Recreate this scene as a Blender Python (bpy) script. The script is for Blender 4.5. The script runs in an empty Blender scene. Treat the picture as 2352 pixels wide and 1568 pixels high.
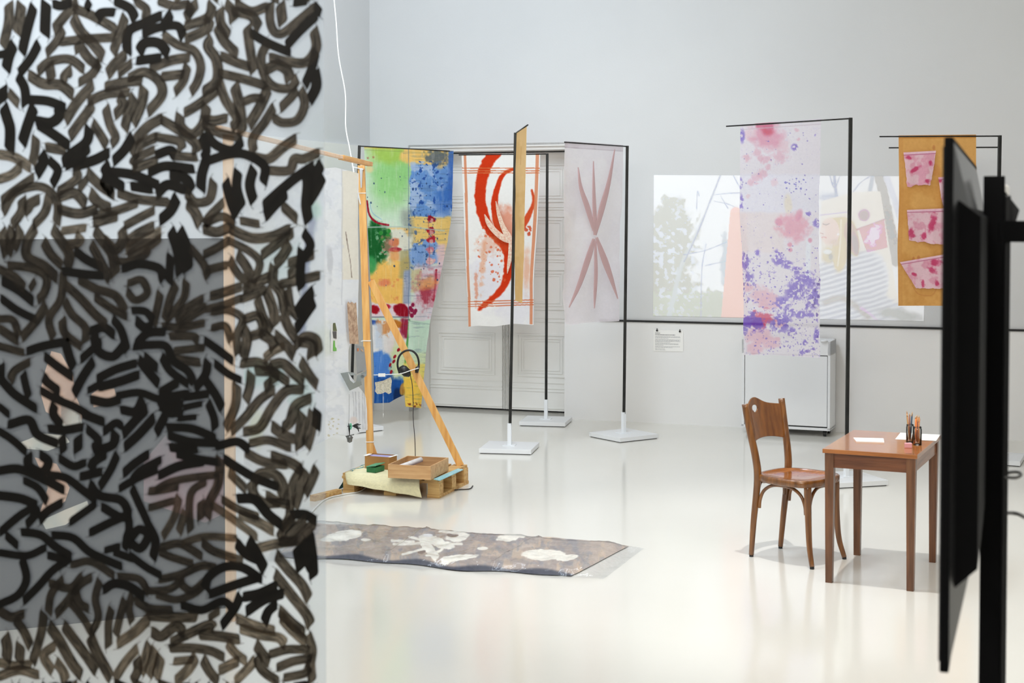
import bpy, bmesh, math, random
import numpy as np
from mathutils import Vector, Matrix
random.seed(7)
S = bpy.context.scene
COL = S.collection

# ------------------------------------------------------------------ camera
F = 3380.0; CX, CY = 1176.0, 610.0; PITCH = math.radians(1.79); EYE = 1.9
cam = bpy.data.cameras.new('camera'); camo = bpy.data.objects.new('camera', cam); COL.objects.link(camo)
camo.location = (0, 0, EYE); camo.rotation_euler = (math.pi/2 - PITCH, 0, 0)
cam.sensor_width = 36; cam.lens = F/2352*36; cam.shift_y = -(784-CY)/2352
cam.clip_end = 100
cam.dof.use_dof = True; cam.dof.focus_distance = 10.6; cam.dof.aperture_fstop = 5.6
S.camera = camo
# ------------------------------------------------------------------ colour management and world
S.view_settings.view_transform = 'Standard'; S.view_settings.look = 'None'
S.view_settings.gamma = 1; S.view_settings.use_curve_mapping = False
S.view_settings.exposure = -1.93
w = bpy.data.worlds.new('world'); S.world = w; w.use_nodes = True
w.node_tree.nodes['Background'].inputs[0].default_value = (0.9, 0.95, 1, 1)
w.node_tree.nodes['Background'].inputs[1].default_value = 0.3
S.cycles.max_bounces = 9; S.cycles.diffuse_bounces = 5; S.cycles.transparent_max_bounces = 24
S.cycles.sample_clamp_indirect = 6
S.cycles.caustics_reflective = False; S.cycles.caustics_refractive = False

def rgb(r, g, b):
    f = lambda c: (c/255/12.92) if c/255 <= 0.04045 else ((c/255+0.055)/1.055)**2.4
    return (f(r), f(g), f(b))

# room frame: corner of the back and left walls, e1 along the back wall, e2 towards the viewer
A0 = math.radians(19.8)
C0 = Vector((-1.416, 14.69)); E1 = Vector((math.cos(A0), -math.sin(A0))); E2 = Vector((-math.sin(A0), -math.cos(A0)))
def R(a, b, z=0.0):
    p = C0 + E1*a + E2*b
    return Vector((p.x, p.y, z))
ROOM_W, ROOM_D, ROOM_H = 13.5, 17.5, 5.8

def area(name, loc, size, power, color, target=None, sy=None):
    l = bpy.data.lights.new(name, 'AREA'); l.energy = power; l.color = color
    l.shape = 'RECTANGLE'; l.size = size; l.size_y = sy or size
    o = bpy.data.objects.new(name, l); COL.objects.link(o); o.location = loc
    if target is not None:
        o.rotation_euler = (Vector(target)-Vector(loc)).to_track_quat('-Z', 'Y').to_euler()
    else:
        o.rotation_euler = (0, 0, -A0)
    return o
def spot(name, loc, target, power, color, angle=60, rad=0.06, blend=0.6):
    l = bpy.data.lights.new(name, 'SPOT'); l.energy = power; l.color = color
    l.spot_size = math.radians(angle); l.spot_blend = blend; l.shadow_soft_size = rad
    o = bpy.data.objects.new(name, l); COL.objects.link(o); o.location = loc
    o.rotation_euler = (Vector(target)-Vector(loc)).to_track_quat('-Z', 'Y').to_euler()
    return o
WARM = (1.0, 0.965, 0.89); NEUT = (1.0, 0.985, 0.96); COOL = (0.76, 0.87, 1.0)
for i, (a, b, p) in enumerate([(4.0, 10.5, 150), (8.5, 10.5, 130), (3.2, 6.5, 50), (8.0, 6.5, 40), (6.0, 14.5, 120), (11.5, 7.5, 70)]):
    area('ceiling_panel_light', R(a, b, ROOM_H-0.12), 2.2, p, WARM)
area('clerestory_daylight', R(0.3, 6.5, 5.0), 4.0, 260, COOL, R(1.0, 0.0, 3.0), 1.2)
area('wall_fill_light', R(5.0, 12.6, 4.0), 3.0, 640, WARM, R(2.6, 0.0, 1.2), 1.0)  # added frontal fill that lifts the back wall and the recessed door
area('left_wall_fill', R(2.8, 5.0, 5.6), 4.0, 760, COOL, R(0.0, 4.4, 1.7), 1.0)  # added cool fill brightening the left wall, not a window
area('wall_fill_light', R(9.5, 9.0, 5.4), 3.0, 150, NEUT, R(7.5, 0.0, 1.6), 1.0)  # second added fill, for the right part of the back wall
spot('track_spot_table', (1.35, 7.55, 4.9), (1.95, 7.95, 0.3), 1550, NEUT, 64, 0.045)
spot('track_spot_frame', (-0.2, 8.2, 5.0), (-0.9, 10.6, 0.8), 380, WARM, 50, 0.08)
spot('track_spot_banner', (0.4, 9.8, 5.0), (0.6, 13.0, 1.2), 200, WARM, 70, 0.10)
spot('track_spot_floor', (0.6, 5.2, 5.2), (0.5, 7.0, 0.0), 130, WARM, 75, 0.15)

# ------------------------------------------------------------------ pixel helpers: the photograph's rays into the room
def ray(px, py):
    x = (px-CX)/F; u = -(py-CY)/F; s, c = math.sin(PITCH), math.cos(PITCH)
    return Vector((x, u*s + c, u*c - s))
def at(px, py, D):
    r = ray(px, py); return Vector((0, 0, EYE)) + r*(D/r.y)
def onz(px, py, z=0.0):
    r = ray(px, py); return Vector((0, 0, EYE)) + r*((z-EYE)/r.z)
def onplane(px, py, p, n):
    r = ray(px, py); o = Vector((0, 0, EYE)); return o + r*((Vector(p)-o).dot(n)/r.dot(n))
def rays_np(px, py):
    x = (px-CX)/F; u = -(py-CY)/F; s, c = math.sin(PITCH), math.cos(PITCH)
    return np.stack([x, u*s+c, u*c-s], -1)

# ------------------------------------------------------------------ materials
def mat(name, col, rough=0.5, metal=0.0, noise=0.0, scale=8.0, stretch=(1, 1, 1), col2=None, bump=0.0, bscale=None, spec=None, coat=0.0, trans=0.0):
    m = bpy.data.materials.new(name); m.use_nodes = True; nt = m.node_tree; b = nt.nodes['Principled BSDF']
    b.inputs['Base Color'].default_value = (*col, 1); b.inputs['Roughness'].default_value = rough; b.inputs['Metallic'].default_value = metal
    if spec is not None: b.inputs['Specular IOR Level'].default_value = spec
    if coat: b.inputs['Coat Weight'].default_value = coat; b.inputs['Coat Roughness'].default_value = 0.08
    if trans: b.inputs['Transmission Weight'].default_value = trans
    if noise or col2 or bump:
        tc = nt.nodes.new('ShaderNodeTexCoord'); mp = nt.nodes.new('ShaderNodeMapping'); mp.inputs['Scale'].default_value = stretch
        nt.links.new(tc.outputs['Object'], mp.inputs[0])
        n = nt.nodes.new('ShaderNodeTexNoise'); n.inputs['Scale'].default_value = scale; n.inputs['Detail'].default_value = 5
        nt.links.new(mp.outputs[0], n.inputs['Vector'])
        if noise or col2:
            mx = nt.nodes.new('ShaderNodeMix'); mx.data_type = 'RGBA'
            c2 = col2 or tuple(c*(1-noise) for c in col)
            mx.inputs[6].default_value = (*col, 1); mx.inputs[7].default_value = (*c2, 1)
            rp = nt.nodes.new('ShaderNodeValToRGB'); rp.color_ramp.elements[0].position = 0.35; rp.color_ramp.elements[1].position = 0.68
            nt.links.new(n.outputs['Fac'], rp.inputs[0]); nt.links.new(rp.outputs[0], mx.inputs[0])
            nt.links.new(mx.outputs[2], b.inputs['Base Color'])
        if bump:
            bp = nt.nodes.new('ShaderNodeBump'); bp.inputs['Strength'].default_value = bump; bp.inputs['Distance'].default_value = 0.01
            n2 = nt.nodes.new('ShaderNodeTexNoise'); n2.inputs['Scale'].default_value = bscale or scale*3
            nt.links.new(mp.outputs[0], n2.inputs['Vector']); nt.links.new(n2.outputs['Fac'], bp.inputs['Height']); nt.links.new(bp.outputs[0], b.inputs['Normal'])
    return m

def wood(name, c1, c2, rough=0.4, scale=3.0, axis=2, coat=0.0):
    st = [14, 14, 14]; st[axis] = 1.2
    return mat(name, c1, rough, 0, 0.3, scale, tuple(st), c2, bump=0.15, bscale=scale*2, coat=coat)

def cloth(name, translucent=0.35, clear=0.0, rough=0.85, base=None, weave=900):
    """Fabric coloured by the dye painted on its own mesh (colour attribute)."""
    m = bpy.data.materials.new(name); m.use_nodes = True; nt = m.node_tree; nt.nodes.clear()
    out = nt.nodes.new('ShaderNodeOutputMaterial')
    if base is None:
        ca = nt.nodes.new('ShaderNodeVertexColor'); ca.layer_name = 'dye'; co = ca.outputs[0]
    else:
        ca = nt.nodes.new('ShaderNodeRGB'); ca.outputs[0].default_value = (*base, 1); co = ca.outputs[0]
    d = nt.nodes.new('ShaderNodeBsdfPrincipled'); d.inputs['Roughness'].default_value = rough; d.inputs['Specular IOR Level'].default_value = 0.2
    t = nt.nodes.new('ShaderNodeBsdfTranslucent'); mx = nt.nodes.new('ShaderNodeMixShader'); mx.inputs[0].default_value = translucent
    tc = nt.nodes.new('ShaderNodeTexCoord'); n = nt.nodes.new('ShaderNodeTexNoise'); n.inputs['Scale'].default_value = 40; n.inputs['Detail'].default_value = 6
    bp = nt.nodes.new('ShaderNodeBump'); bp.inputs['Strength'].default_value = 0.25; bp.inputs['Distance'].default_value = 0.004
    nt.links.new(tc.outputs['Object'], n.inputs['Vector']); nt.links.new(n.outputs['Fac'], bp.inputs['Height']); nt.links.new(bp.outputs[0], d.inputs['Normal'])
    nt.links.new(co, d.inputs['Base Color']); nt.links.new(co, t.inputs[0])
    nt.links.new(d.outputs[0], mx.inputs[1]); nt.links.new(t.outputs[0], mx.inputs[2])
    last = mx
    if clear:
        tr = nt.nodes.new('ShaderNodeBsdfTransparent'); m2 = nt.nodes.new('ShaderNodeMixShader'); m2.inputs[0].default_value = clear
        nt.links.new(mx.outputs[0], m2.inputs[1]); nt.links.new(tr.outputs[0], m2.inputs[2]); last = m2
    nt.links.new(last.outputs[0], out.inputs[0])
    return m

def film(name, tint, clear, rough=0.1, gloss=0.12, haze=(0.9, 0.93, 0.97), bump=0.0, ior=1.4):
    """Clear sheet: mostly see-through, a little milky, glossy by Fresnel."""
    m = bpy.data.materials.new(name); m.use_nodes = True; nt = m.node_tree; nt.nodes.clear()
    out = nt.nodes.new('ShaderNodeOutputMaterial'); tr = nt.nodes.new('ShaderNodeBsdfTransparent'); tr.inputs[0].default_value = (*tint, 1)
    d = nt.nodes.new('ShaderNodeBsdfDiffuse'); d.inputs[0].default_value = (*haze, 1)
    tl = nt.nodes.new('ShaderNodeBsdfTranslucent'); tl.inputs[0].default_value = (*haze, 1)
    dm = nt.nodes.new('ShaderNodeMixShader'); dm.inputs[0].default_value = 0.5
    nt.links.new(d.outputs[0], dm.inputs[1]); nt.links.new(tl.outputs[0], dm.inputs[2])
    m1 = nt.nodes.new('ShaderNodeMixShader'); m1.inputs[0].default_value = clear
    nt.links.new(dm.outputs[0], m1.inputs[1]); nt.links.new(tr.outputs[0], m1.inputs[2])
    g = nt.nodes.new('ShaderNodeBsdfGlossy'); g.inputs['Roughness'].default_value = rough
    fr = nt.nodes.new('ShaderNodeFresnel'); fr.inputs[0].default_value = ior
    ad = nt.nodes.new('ShaderNodeMath'); ad.operation = 'ADD'; ad.inputs[1].default_value = gloss; ad.use_clamp = True
    nt.links.new(fr.outputs[0], ad.inputs[0])
    m2 = nt.nodes.new('ShaderNodeMixShader'); nt.links.new(ad.outputs[0], m2.inputs[0])
    nt.links.new(m1.outputs[0], m2.inputs[1]); nt.links.new(g.outputs[0], m2.inputs[2])
    if bump:
        tc = nt.nodes.new('ShaderNodeTexCoord'); n = nt.nodes.new('ShaderNodeTexNoise'); n.inputs['Scale'].default_value = 14; n.inputs['Detail'].default_value = 4
        bp = nt.nodes.new('ShaderNodeBump'); bp.inputs['Strength'].default_value = bump; bp.inputs['Distance'].default_value = 0.03
        nt.links.new(tc.outputs['Object'], n.inputs['Vector']); nt.links.new(n.outputs['Fac'], bp.inputs['Height']); nt.links.new(bp.outputs[0], g.inputs['Normal'])
    nt.links.new(m2.outputs[0], out.inputs[0])
    return m

M = {}
M['wall'] = mat('painted_wall', (0.70, 0.71, 0.715), 0.75, noise=0.03, scale=1.2, bump=0.06, bscale=60)
M['wall_low'] = mat('painted_lower_wall', (0.84, 0.835, 0.825), 0.7, noise=0.03, scale=1.5, bump=0.04, bscale=60)
M['grey_paint'] = mat('grey_door_paint', (0.88, 0.875, 0.845), 0.55, noise=0.03, scale=2)
M['floor'] = mat('cream_epoxy_floor', (0.785, 0.765, 0.705), 0.13, noise=0.03, scale=0.8, spec=0.6, bump=0.012, bscale=3)
M['ceiling'] = mat('white_ceiling', (0.85, 0.85, 0.84), 0.8)
M['black_strip'] = mat('black_strip', (0.006, 0.006, 0.006), 0.5)
M['steel_black'] = mat('blackened_steel', (0.035, 0.035, 0.033), 0.42, 0.6, noise=0.5, scale=30, stretch=(1, 1, 0.3))
M['white_metal'] = mat('white_metal', (0.82, 0.84, 0.86), 0.35)
M['white_lacquer'] = mat('white_lacquer', (0.78, 0.79, 0.80), 0.4)
M['black_plastic'] = mat('black_plastic', (0.008, 0.008, 0.009), 0.4)
M['black_gloss'] = mat('glossy_black_shell', (0.010, 0.010, 0.011), 0.22)
M['black_matte'] = mat('matt_black', (0.004, 0.004, 0.0045), 0.6, spec=0.05)
M['screen'] = mat('dark_screen_glass', (0.01, 0.01, 0.012), 0.08)
M['pine'] = wood('varnished_pine', rgb(234, 184, 112), rgb(214, 152, 80), 0.38)
M['pine_hazed'] = wood('hazed_pine', rgb(238, 208, 178), rgb(228, 190, 156), 0.5)  # pine lightened to imitate the haze of the clear sheet before it
M['pine_raw'] = wood('raw_pallet_wood', rgb(218, 180, 118), rgb(180, 132, 74), 0.7, axis=0)
M['pine_rail'] = wood('varnished_pine_rail', rgb(232, 178, 100), rgb(206, 142, 66), 0.38, axis=1)
M['beech'] = wood('pale_beech', rgb(214, 172, 122), rgb(190, 142, 92), 0.55, axis=0)
M['table_wood'] = wood('brown_table_wood', rgb(124, 82, 54), rgb(88, 56, 36), 0.35, axis=2, coat=0.15)
M['table_top'] = wood('brown_table_top', rgb(178, 112, 58), rgb(150, 90, 44), 0.24, axis=0, coat=0.6)
M['chair_wood'] = wood('bentwood', rgb(142, 92, 44), rgb(92, 54, 22), 0.28, axis=2, coat=0.5)
M['chair_seat'] = wood('bentwood_seat', rgb(170, 104, 50), rgb(136, 78, 34), 0.2, axis=0, coat=0.6)
M['paper'] = mat('white_paper', (0.9, 0.89, 0.86), 0.8)
M['ink'] = mat('grey_print', (0.33, 0.33, 0.34), 0.8)
M['ink_dark'] = mat('dark_print', (0.10, 0.10, 0.11), 0.8)
M['cardboard'] = mat('brown_cardboard', rgb(176, 128, 74), 0.8, noise=0.15, scale=6)
M['lilac'] = mat('lilac_liner', rgb(168, 165, 215), 0.6)
M['green_box'] = mat('green_box_paper', rgb(52, 122, 74), 0.8, noise=0.4, scale=40)
M['green_lid'] = mat('green_lid_paper', rgb(92, 160, 118), 0.8, noise=0.2, scale=30)
M['straw'] = mat('cream_woven_mat', rgb(240, 232, 190), 0.85, noise=0.12, scale=50, stretch=(1, 8, 1), bump=0.3, bscale=120)
M['teal'] = mat('teal_fabric', rgb(92, 150, 158), 0.8, col2=rgb(60, 100, 95), scale=22)
M['glitter'] = mat('blue_glitter', rgb(96, 196, 222), 0.3, col2=rgb(200, 235, 230), scale=90, bump=0.5)
M['dark_cable'] = mat('black_cable', (0.02, 0.015, 0.015), 0.5)
M['white_cable'] = mat('white_cable', (0.85, 0.85, 0.82), 0.5)
M['grey_cable'] = mat('grey_cable', (0.18, 0.18, 0.18), 0.5)
M['zinc'] = mat('zinc_bracket', (0.6, 0.64, 0.7), 0.3, 0.9)
M['plum'] = mat('plum_lining', rgb(110, 84, 96), 0.7)
M['foam'] = mat('frosted_plastic_roll', (0.82, 0.78, 0.76), 0.5, noise=0.2, scale=40)
M['skin_scrap'] = mat('tan_printed_cloth', rgb(222, 192, 162), 0.85, col2=rgb(170, 132, 106), scale=12, stretch=(1, 1, 3))
M['lace'] = mat('cream_lace', rgb(226, 218, 196), 0.9, noise=0.35, scale=90, bump=0.6)
M['pencil_orange'] = mat('orange_pencil', rgb(222, 120, 38), 0.4)
M['pencil_natural'] = mat('natural_pencil', rgb(196, 132, 84), 0.5)
M['pencil_brown'] = mat('brown_pencil', rgb(142, 84, 60), 0.45)
M['pencil_olive'] = mat('olive_pencil', rgb(136, 120, 50), 0.45)
M['pencil_dark'] = mat('dark_blue_pencil', rgb(40, 62, 84), 0.4)
M['pencil_tip'] = mat('sharpened_wood', rgb(214, 170, 122), 0.7)
M['pink_eraser'] = mat('pink_rubber', rgb(226, 168, 178), 0.7)
M['glass'] = film('jar_glass', (0.98, 0.99, 0.985), 0.985, 0.03, 0.01)
M['sheet'] = film('clear_hanging_sheet', (0.96, 0.98, 1.0), 0.87, 0.10, 0.02, haze=(0.90, 0.95, 1.0))
M['wrap'] = film('clear_plastic_wrap', (0.985, 0.99, 1.0), 0.97, 0.08, 0.02, bump=0.35, ior=1.16)
M['template'] = film('pale_green_plastic', (0.84, 0.95, 0.95), 0.6, 0.15, 0.05, haze=(0.80, 0.95, 0.95))
M['template_clear'] = film('clear_pocket', (0.96, 0.98, 0.99), 0.45, 0.15, 0.04)
M['pearl'] = mat('white_appliance', (0.75, 0.76, 0.78), 0.4)
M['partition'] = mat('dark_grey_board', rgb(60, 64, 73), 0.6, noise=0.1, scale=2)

# ------------------------------------------------------------------ object helpers
def tag(o, label=None, cat=None, group=None, kind=None):
    if label: o['label'] = label
    if cat: o['category'] = cat
    if group: o['group'] = group
    if kind: o['kind'] = kind
    return o
def thing(name, loc, rz, label, cat, group=None):
    o = bpy.data.objects.new(name, None); COL.objects.link(o); o.location = loc; o.rotation_euler = (0, 0, rz)
    o.empty_display_size = 0.1
    return tag(o, label, cat, group)
def link(name, me, m, parent=None, loc=None, rz=None, smooth=False):
    o = bpy.data.objects.new(name, me); COL.objects.link(o)
    if m is not None:
        for x in (m if isinstance(m, (list, tuple)) else [m]): me.materials.append(x)
    if parent is not None: o.parent = parent
    if loc is not None: o.location = loc
    if rz is not None: o.rotation_euler = (0, 0, rz)
    if smooth:
        for p in me.polygons: p.use_smooth = True
    return o
def pymesh(name, verts, faces):
    me = bpy.data.meshes.new(name); me.from_pydata([tuple(v) for v in verts], [], faces); me.validate(); me.update(); return me
class B:
    """Collects shapes; build() links them as one mesh object."""
    def __init__(s): s.bm = bmesh.new()
    def box(s, c, d, rz=0.0, bevel=0.0, mi=0, rot=None):
        r = bmesh.ops.create_cube(s.bm, size=1.0)
        vs = r['verts']; bmesh.ops.scale(s.bm, vec=d, verts=vs)
        if bevel:
            es = list({e for v in vs for e in v.link_edges})
            rb = bmesh.ops.bevel(s.bm, geom=es, offset=bevel, segments=2, affect='EDGES', profile=0.5)
            vs = list({v for f in rb['faces'] for v in f.verts} | {v for v in vs if v.is_valid})
        mtx = (rot.to_4x4() if rot is not None else Matrix.Rotation(rz, 4, 'Z'))
        bmesh.ops.transform(s.bm, matrix=Matrix.Translation(c) @ mtx, verts=vs)
        if mi:
            for f in {f for v in vs for f in v.link_faces}: f.material_index = mi
        return s
    def bar(s, a, b, wx, wy, up=(0, 0, 1), bevel=0.0, mi=0):
        """A rectangular bar from a to b; wy measured along the 'up' side."""
        a = Vector(a); b = Vector(b); z = (b-a).normalized(); u = Vector(up)
        x = u.cross(z)
        if x.length < 1e-4: x = Vector((1, 0, 0))
        x.normalize(); y = z.cross(x)
        rot = Matrix((x, y, z)).transposed()
        return s.box((a+b)/2, (wx, wy, (b-a).length), bevel=bevel, rot=rot, mi=mi)
    def poly(s, bottom, top, mi=0):
        """A prism between two matching outlines."""
        vb = [s.bm.verts.new(p) for p in bottom]; vt = [s.bm.verts.new(p) for p in top]; n = len(vb)
        fs = [s.bm.faces.new(vb[::-1]), s.bm.faces.new(vt)]
        for i in range(n): fs.append(s.bm.faces.new((vb[i], vb[(i+1) % n], vt[(i+1) % n], vt[i])))
        for f in fs: f.material_index = mi
        return s
    def tube(s, pts, rad, n=10, mi=0, caps=True):
        pts = [Vector(p) for p in pts]; k = len(pts)
        rr = rad if isinstance(rad, (list, tuple)) else [rad]*k
        t = [(pts[min(i+1, k-1)]-pts[max(i-1, 0)]).normalized() for i in range(k)]
        nrm = t[0].orthogonal().normalized(); rings = []
        for i in range(k):
            nrm = (nrm - t[i]*nrm.dot(t[i])).normalized(); bn = t[i].cross(nrm)
            rings.append([s.bm.verts.new(pts[i] + (nrm*math.cos(2*math.pi*j/n) + bn*math.sin(2*math.pi*j/n))*rr[i]) for j in range(n)])
        for i in range(k-1):
            for j in range(n):
                f = s.bm.faces.new((rings[i][j], rings[i][(j+1) % n], rings[i+1][(j+1) % n], rings[i+1][j])); f.material_index = mi; f.smooth = True
        if caps:
            for r in (rings[0][::-1], rings[-1]):
                f = s.bm.faces.new(r); f.material_index = mi
        return s
    def lathe(s, prof, c=(0, 0, 0), n=24, mi=0):
        rings = [[s.bm.verts.new((c[0]+r*math.cos(2*math.pi*j/n), c[1]+r*math.sin(2*math.pi*j/n), c[2]+z)) for j in range(n)] for r, z in prof]
        for i in range(len(rings)-1):
            for j in range(n):
                f = s.bm.faces.new((rings[i][j], rings[i][(j+1) % n], rings[i+1][(j+1) % n], rings[i+1][j])); f.material_index = mi; f.smooth = True
        return s
    def build(s, name, m, parent=None, loc=None, rz=None):
        bmesh.ops.recalc_face_normals(s.bm, faces=s.bm.faces)
        me = bpy.data.meshes.new(name); s.bm.to_mesh(me); s.bm.free()
        return link(name, me, m, parent, loc, rz)
def spline(pts, n=8):
    P = [np.array(p, float) for p in pts]
    if len(P) < 3:
        return [tuple(P[0]+(P[-1]-P[0])*i/n) for i in range(n+1)]
    Q = [2*P[0]-P[1]] + P + [2*P[-1]-P[-2]]; out = []
    for i in range(1, len(Q)-2):
        for j in range(n):
            t = j/n
            out.append(tuple(0.5*((2*Q[i]) + (Q[i+1]-Q[i-1])*t + (2*Q[i-1]-5*Q[i]+4*Q[i+1]-Q[i+2])*t*t + (3*Q[i]-Q[i-1]-3*Q[i+1]+Q[i+2])*t**3)))
    out.append(tuple(P[-1])); return out
def V3(p, z): return Vector((p[0], p[1], z))

# ------------------------------------------------------------------ structure
def struct(name, bld, m, label=None):
    o = bld.build(name, m); o['kind'] = 'structure'
    if label: o['label'] = label
    return o
def rquad(a0, a1, b0, b1, z0, z1):
    """A box given in the room frame."""
    pb = [R(a0, b0, z0), R(a1, b0, z0), R(a1, b1, z0), R(a0, b1, z0)]
    pt = [R(a0, b0, z1), R(a1, b0, z1), R(a1, b1, z1), R(a0, b1, z1)]
    return pb, pt
DL, DR, DH, DD = 0.437, 2.04, 2.615, 0.33
struct('floor', B().poly(*rquad(-0.3, ROOM_W+0.3, -0.8, ROOM_D+0.3, -0.1, 0)), M['floor'])
struct('ceiling', B().poly(*rquad(-0.3, ROOM_W+0.3, -0.8, ROOM_D+0.3, ROOM_H, ROOM_H+0.1)), M['ceiling'])
LW = 0.945
b = B()
b.poly(*rquad(-0.3, DL, -0.2, 0, LW, DH)); b.poly(*rquad(DR, ROOM_W+0.3, -0.2, 0, LW, DH)); b.poly(*rquad(-0.3, ROOM_W+0.3, -0.2, 0, DH, ROOM_H))
wb = struct('wall_back', b, M['wall'])
b = B(); b.poly(*rquad(-0.3, DL, -0.2, 0.0, 0, LW)); b.poly(*rquad(DR, ROOM_W+0.3, -0.2, 0.010, 0, LW))
lw = b.build('lower_wall_panel', M['wall_low'], wb)
b = B(); b.poly(*rquad(-0.3, 0, -0.2, ROOM_D, 0, ROOM_H)); struct('wall_left', b, M['wall'])
b = B(); b.poly(*rquad(ROOM_W, ROOM_W+0.3, -0.2, ROOM_D, 0, ROOM_H)); struct('wall_right', b, M['wall'])
b = B(); b.poly(*rquad(-0.3, ROOM_W+0.3, ROOM_D, ROOM_D+0.3, 0, ROOM_H)); struct('wall_front', b, M['wall'])
b = B(); b.poly(*rquad(DR+0.35, ROOM_W, 0.008, 0.022, LW-0.002, LW+0.016)); b.poly(*rquad(0, DL, 0.0, 0.014, LW-0.002, LW+0.016)); b.poly(*rquad(0, 0.014, 0, 0.9, LW-0.002, LW+0.016))
struct('trim_1', b, M['black_strip'])
# door in its recess
b = B()
b.poly(*rquad(DL-0.02, DL, -DD, 0.0, 0, DH+0.02)); b.poly(*rquad(DR, DR+0.02, -DD, 0.0, 0, DH+0.02)); b.poly(*rquad(DL, DR, -DD, 0.0, DH-0.012, DH+0.02))
b.poly(*rquad(DL-0.3, DR+0.3, -DD-0.1, -DD, 0, DH+0.3)); b.poly(*rquad(DL, DR, -DD+0.0, -0.03, DH-0.045, DH-0.012))
d1 = struct('door_1', b, M['grey_paint'], 'tall grey double door with square raised panels, behind the hanging banners')
L0, MID, R1 = DL+0.09, DL+0.90, DR
for (x0, x1, nm) in ((L0, MID-0.035, 0), (MID+0.035, R1, 1)):
    b = B().poly(*rquad(x0, x1-0.004, -DD, -DD+0.04, 0.03, DH-0.06))
    leaf = b.build('door_leaf', M['grey_paint'], d1)
    px0, px1 = x0+0.11, x1-0.11
    if nm: px1 = x1-0.11
    for (z0, z1) in ((0.36, 0.78), (1.02, 1.42), (1.56, 1.94), (2.07, 2.44)):
        b = B()
        for k, wd in ((0.0, 0.014), (0.035, 0.012), (0.062, 0.010)):
            a0, a1, y0, y1 = px0+k-0.03, px1-k+0.03, z0+k, z1-k
            pr = 0.040 + 0.010 - k*0.05
            b.poly(*rquad(a0, a1, -DD+0.035, -DD+pr, y0, y0+wd)); b.poly(*rquad(a0, a1, -DD+0.035, -DD+pr, y1-wd, y1))
            b.poly(*rquad(a0, a0+wd, -DD+0.035, -DD+pr, y0+wd, y1-wd)); b.poly(*rquad(a1-wd, a1, -DD+0.035, -DD+pr, y0+wd, y1-wd))
        b.build('panel_moulding', M['grey_paint'], leaf)
    b = B()
    for z in (0.05, 0.215, 0.245, 0.30, 0.90, 0.935, 1.485, 1.51, 1.995, 2.02):
        b.poly(*rquad(x0, x1-0.004, -DD+0.035, -DD+0.047, z, z+0.009))
    b.build('rail_moulding', M['grey_paint'], leaf)
b = B()
for k in (-0.028, -0.012, 0.004, 0.020): b.poly(*rquad(MID+k, MID+k+0.007, -DD, -DD+0.052, 0.03, DH-0.06))
b.build('meeting_stile', M['grey_paint'], d1)
b = B().poly(*rquad(L0-0.008, L0-0.002, -DD, -DD+0.006, 0.02, DH-0.06)); b.poly(*rquad(L0, DR, -DD, -DD+0.006, DH-0.062, DH-0.05)); b.poly(*rquad(L0, DR, -DD, -DD+0.02, 0.012, 0.028)); b.build('dark_gap', M['black_strip'], d1)
# grey door on the left wall
b = B().poly(*rquad(0.0, 0.035, 0.02, 2.4, 0, 2.62)); struct('door_2', b, M['grey_paint'], 'grey door set in the left wall behind the white hanging cloths')

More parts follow.
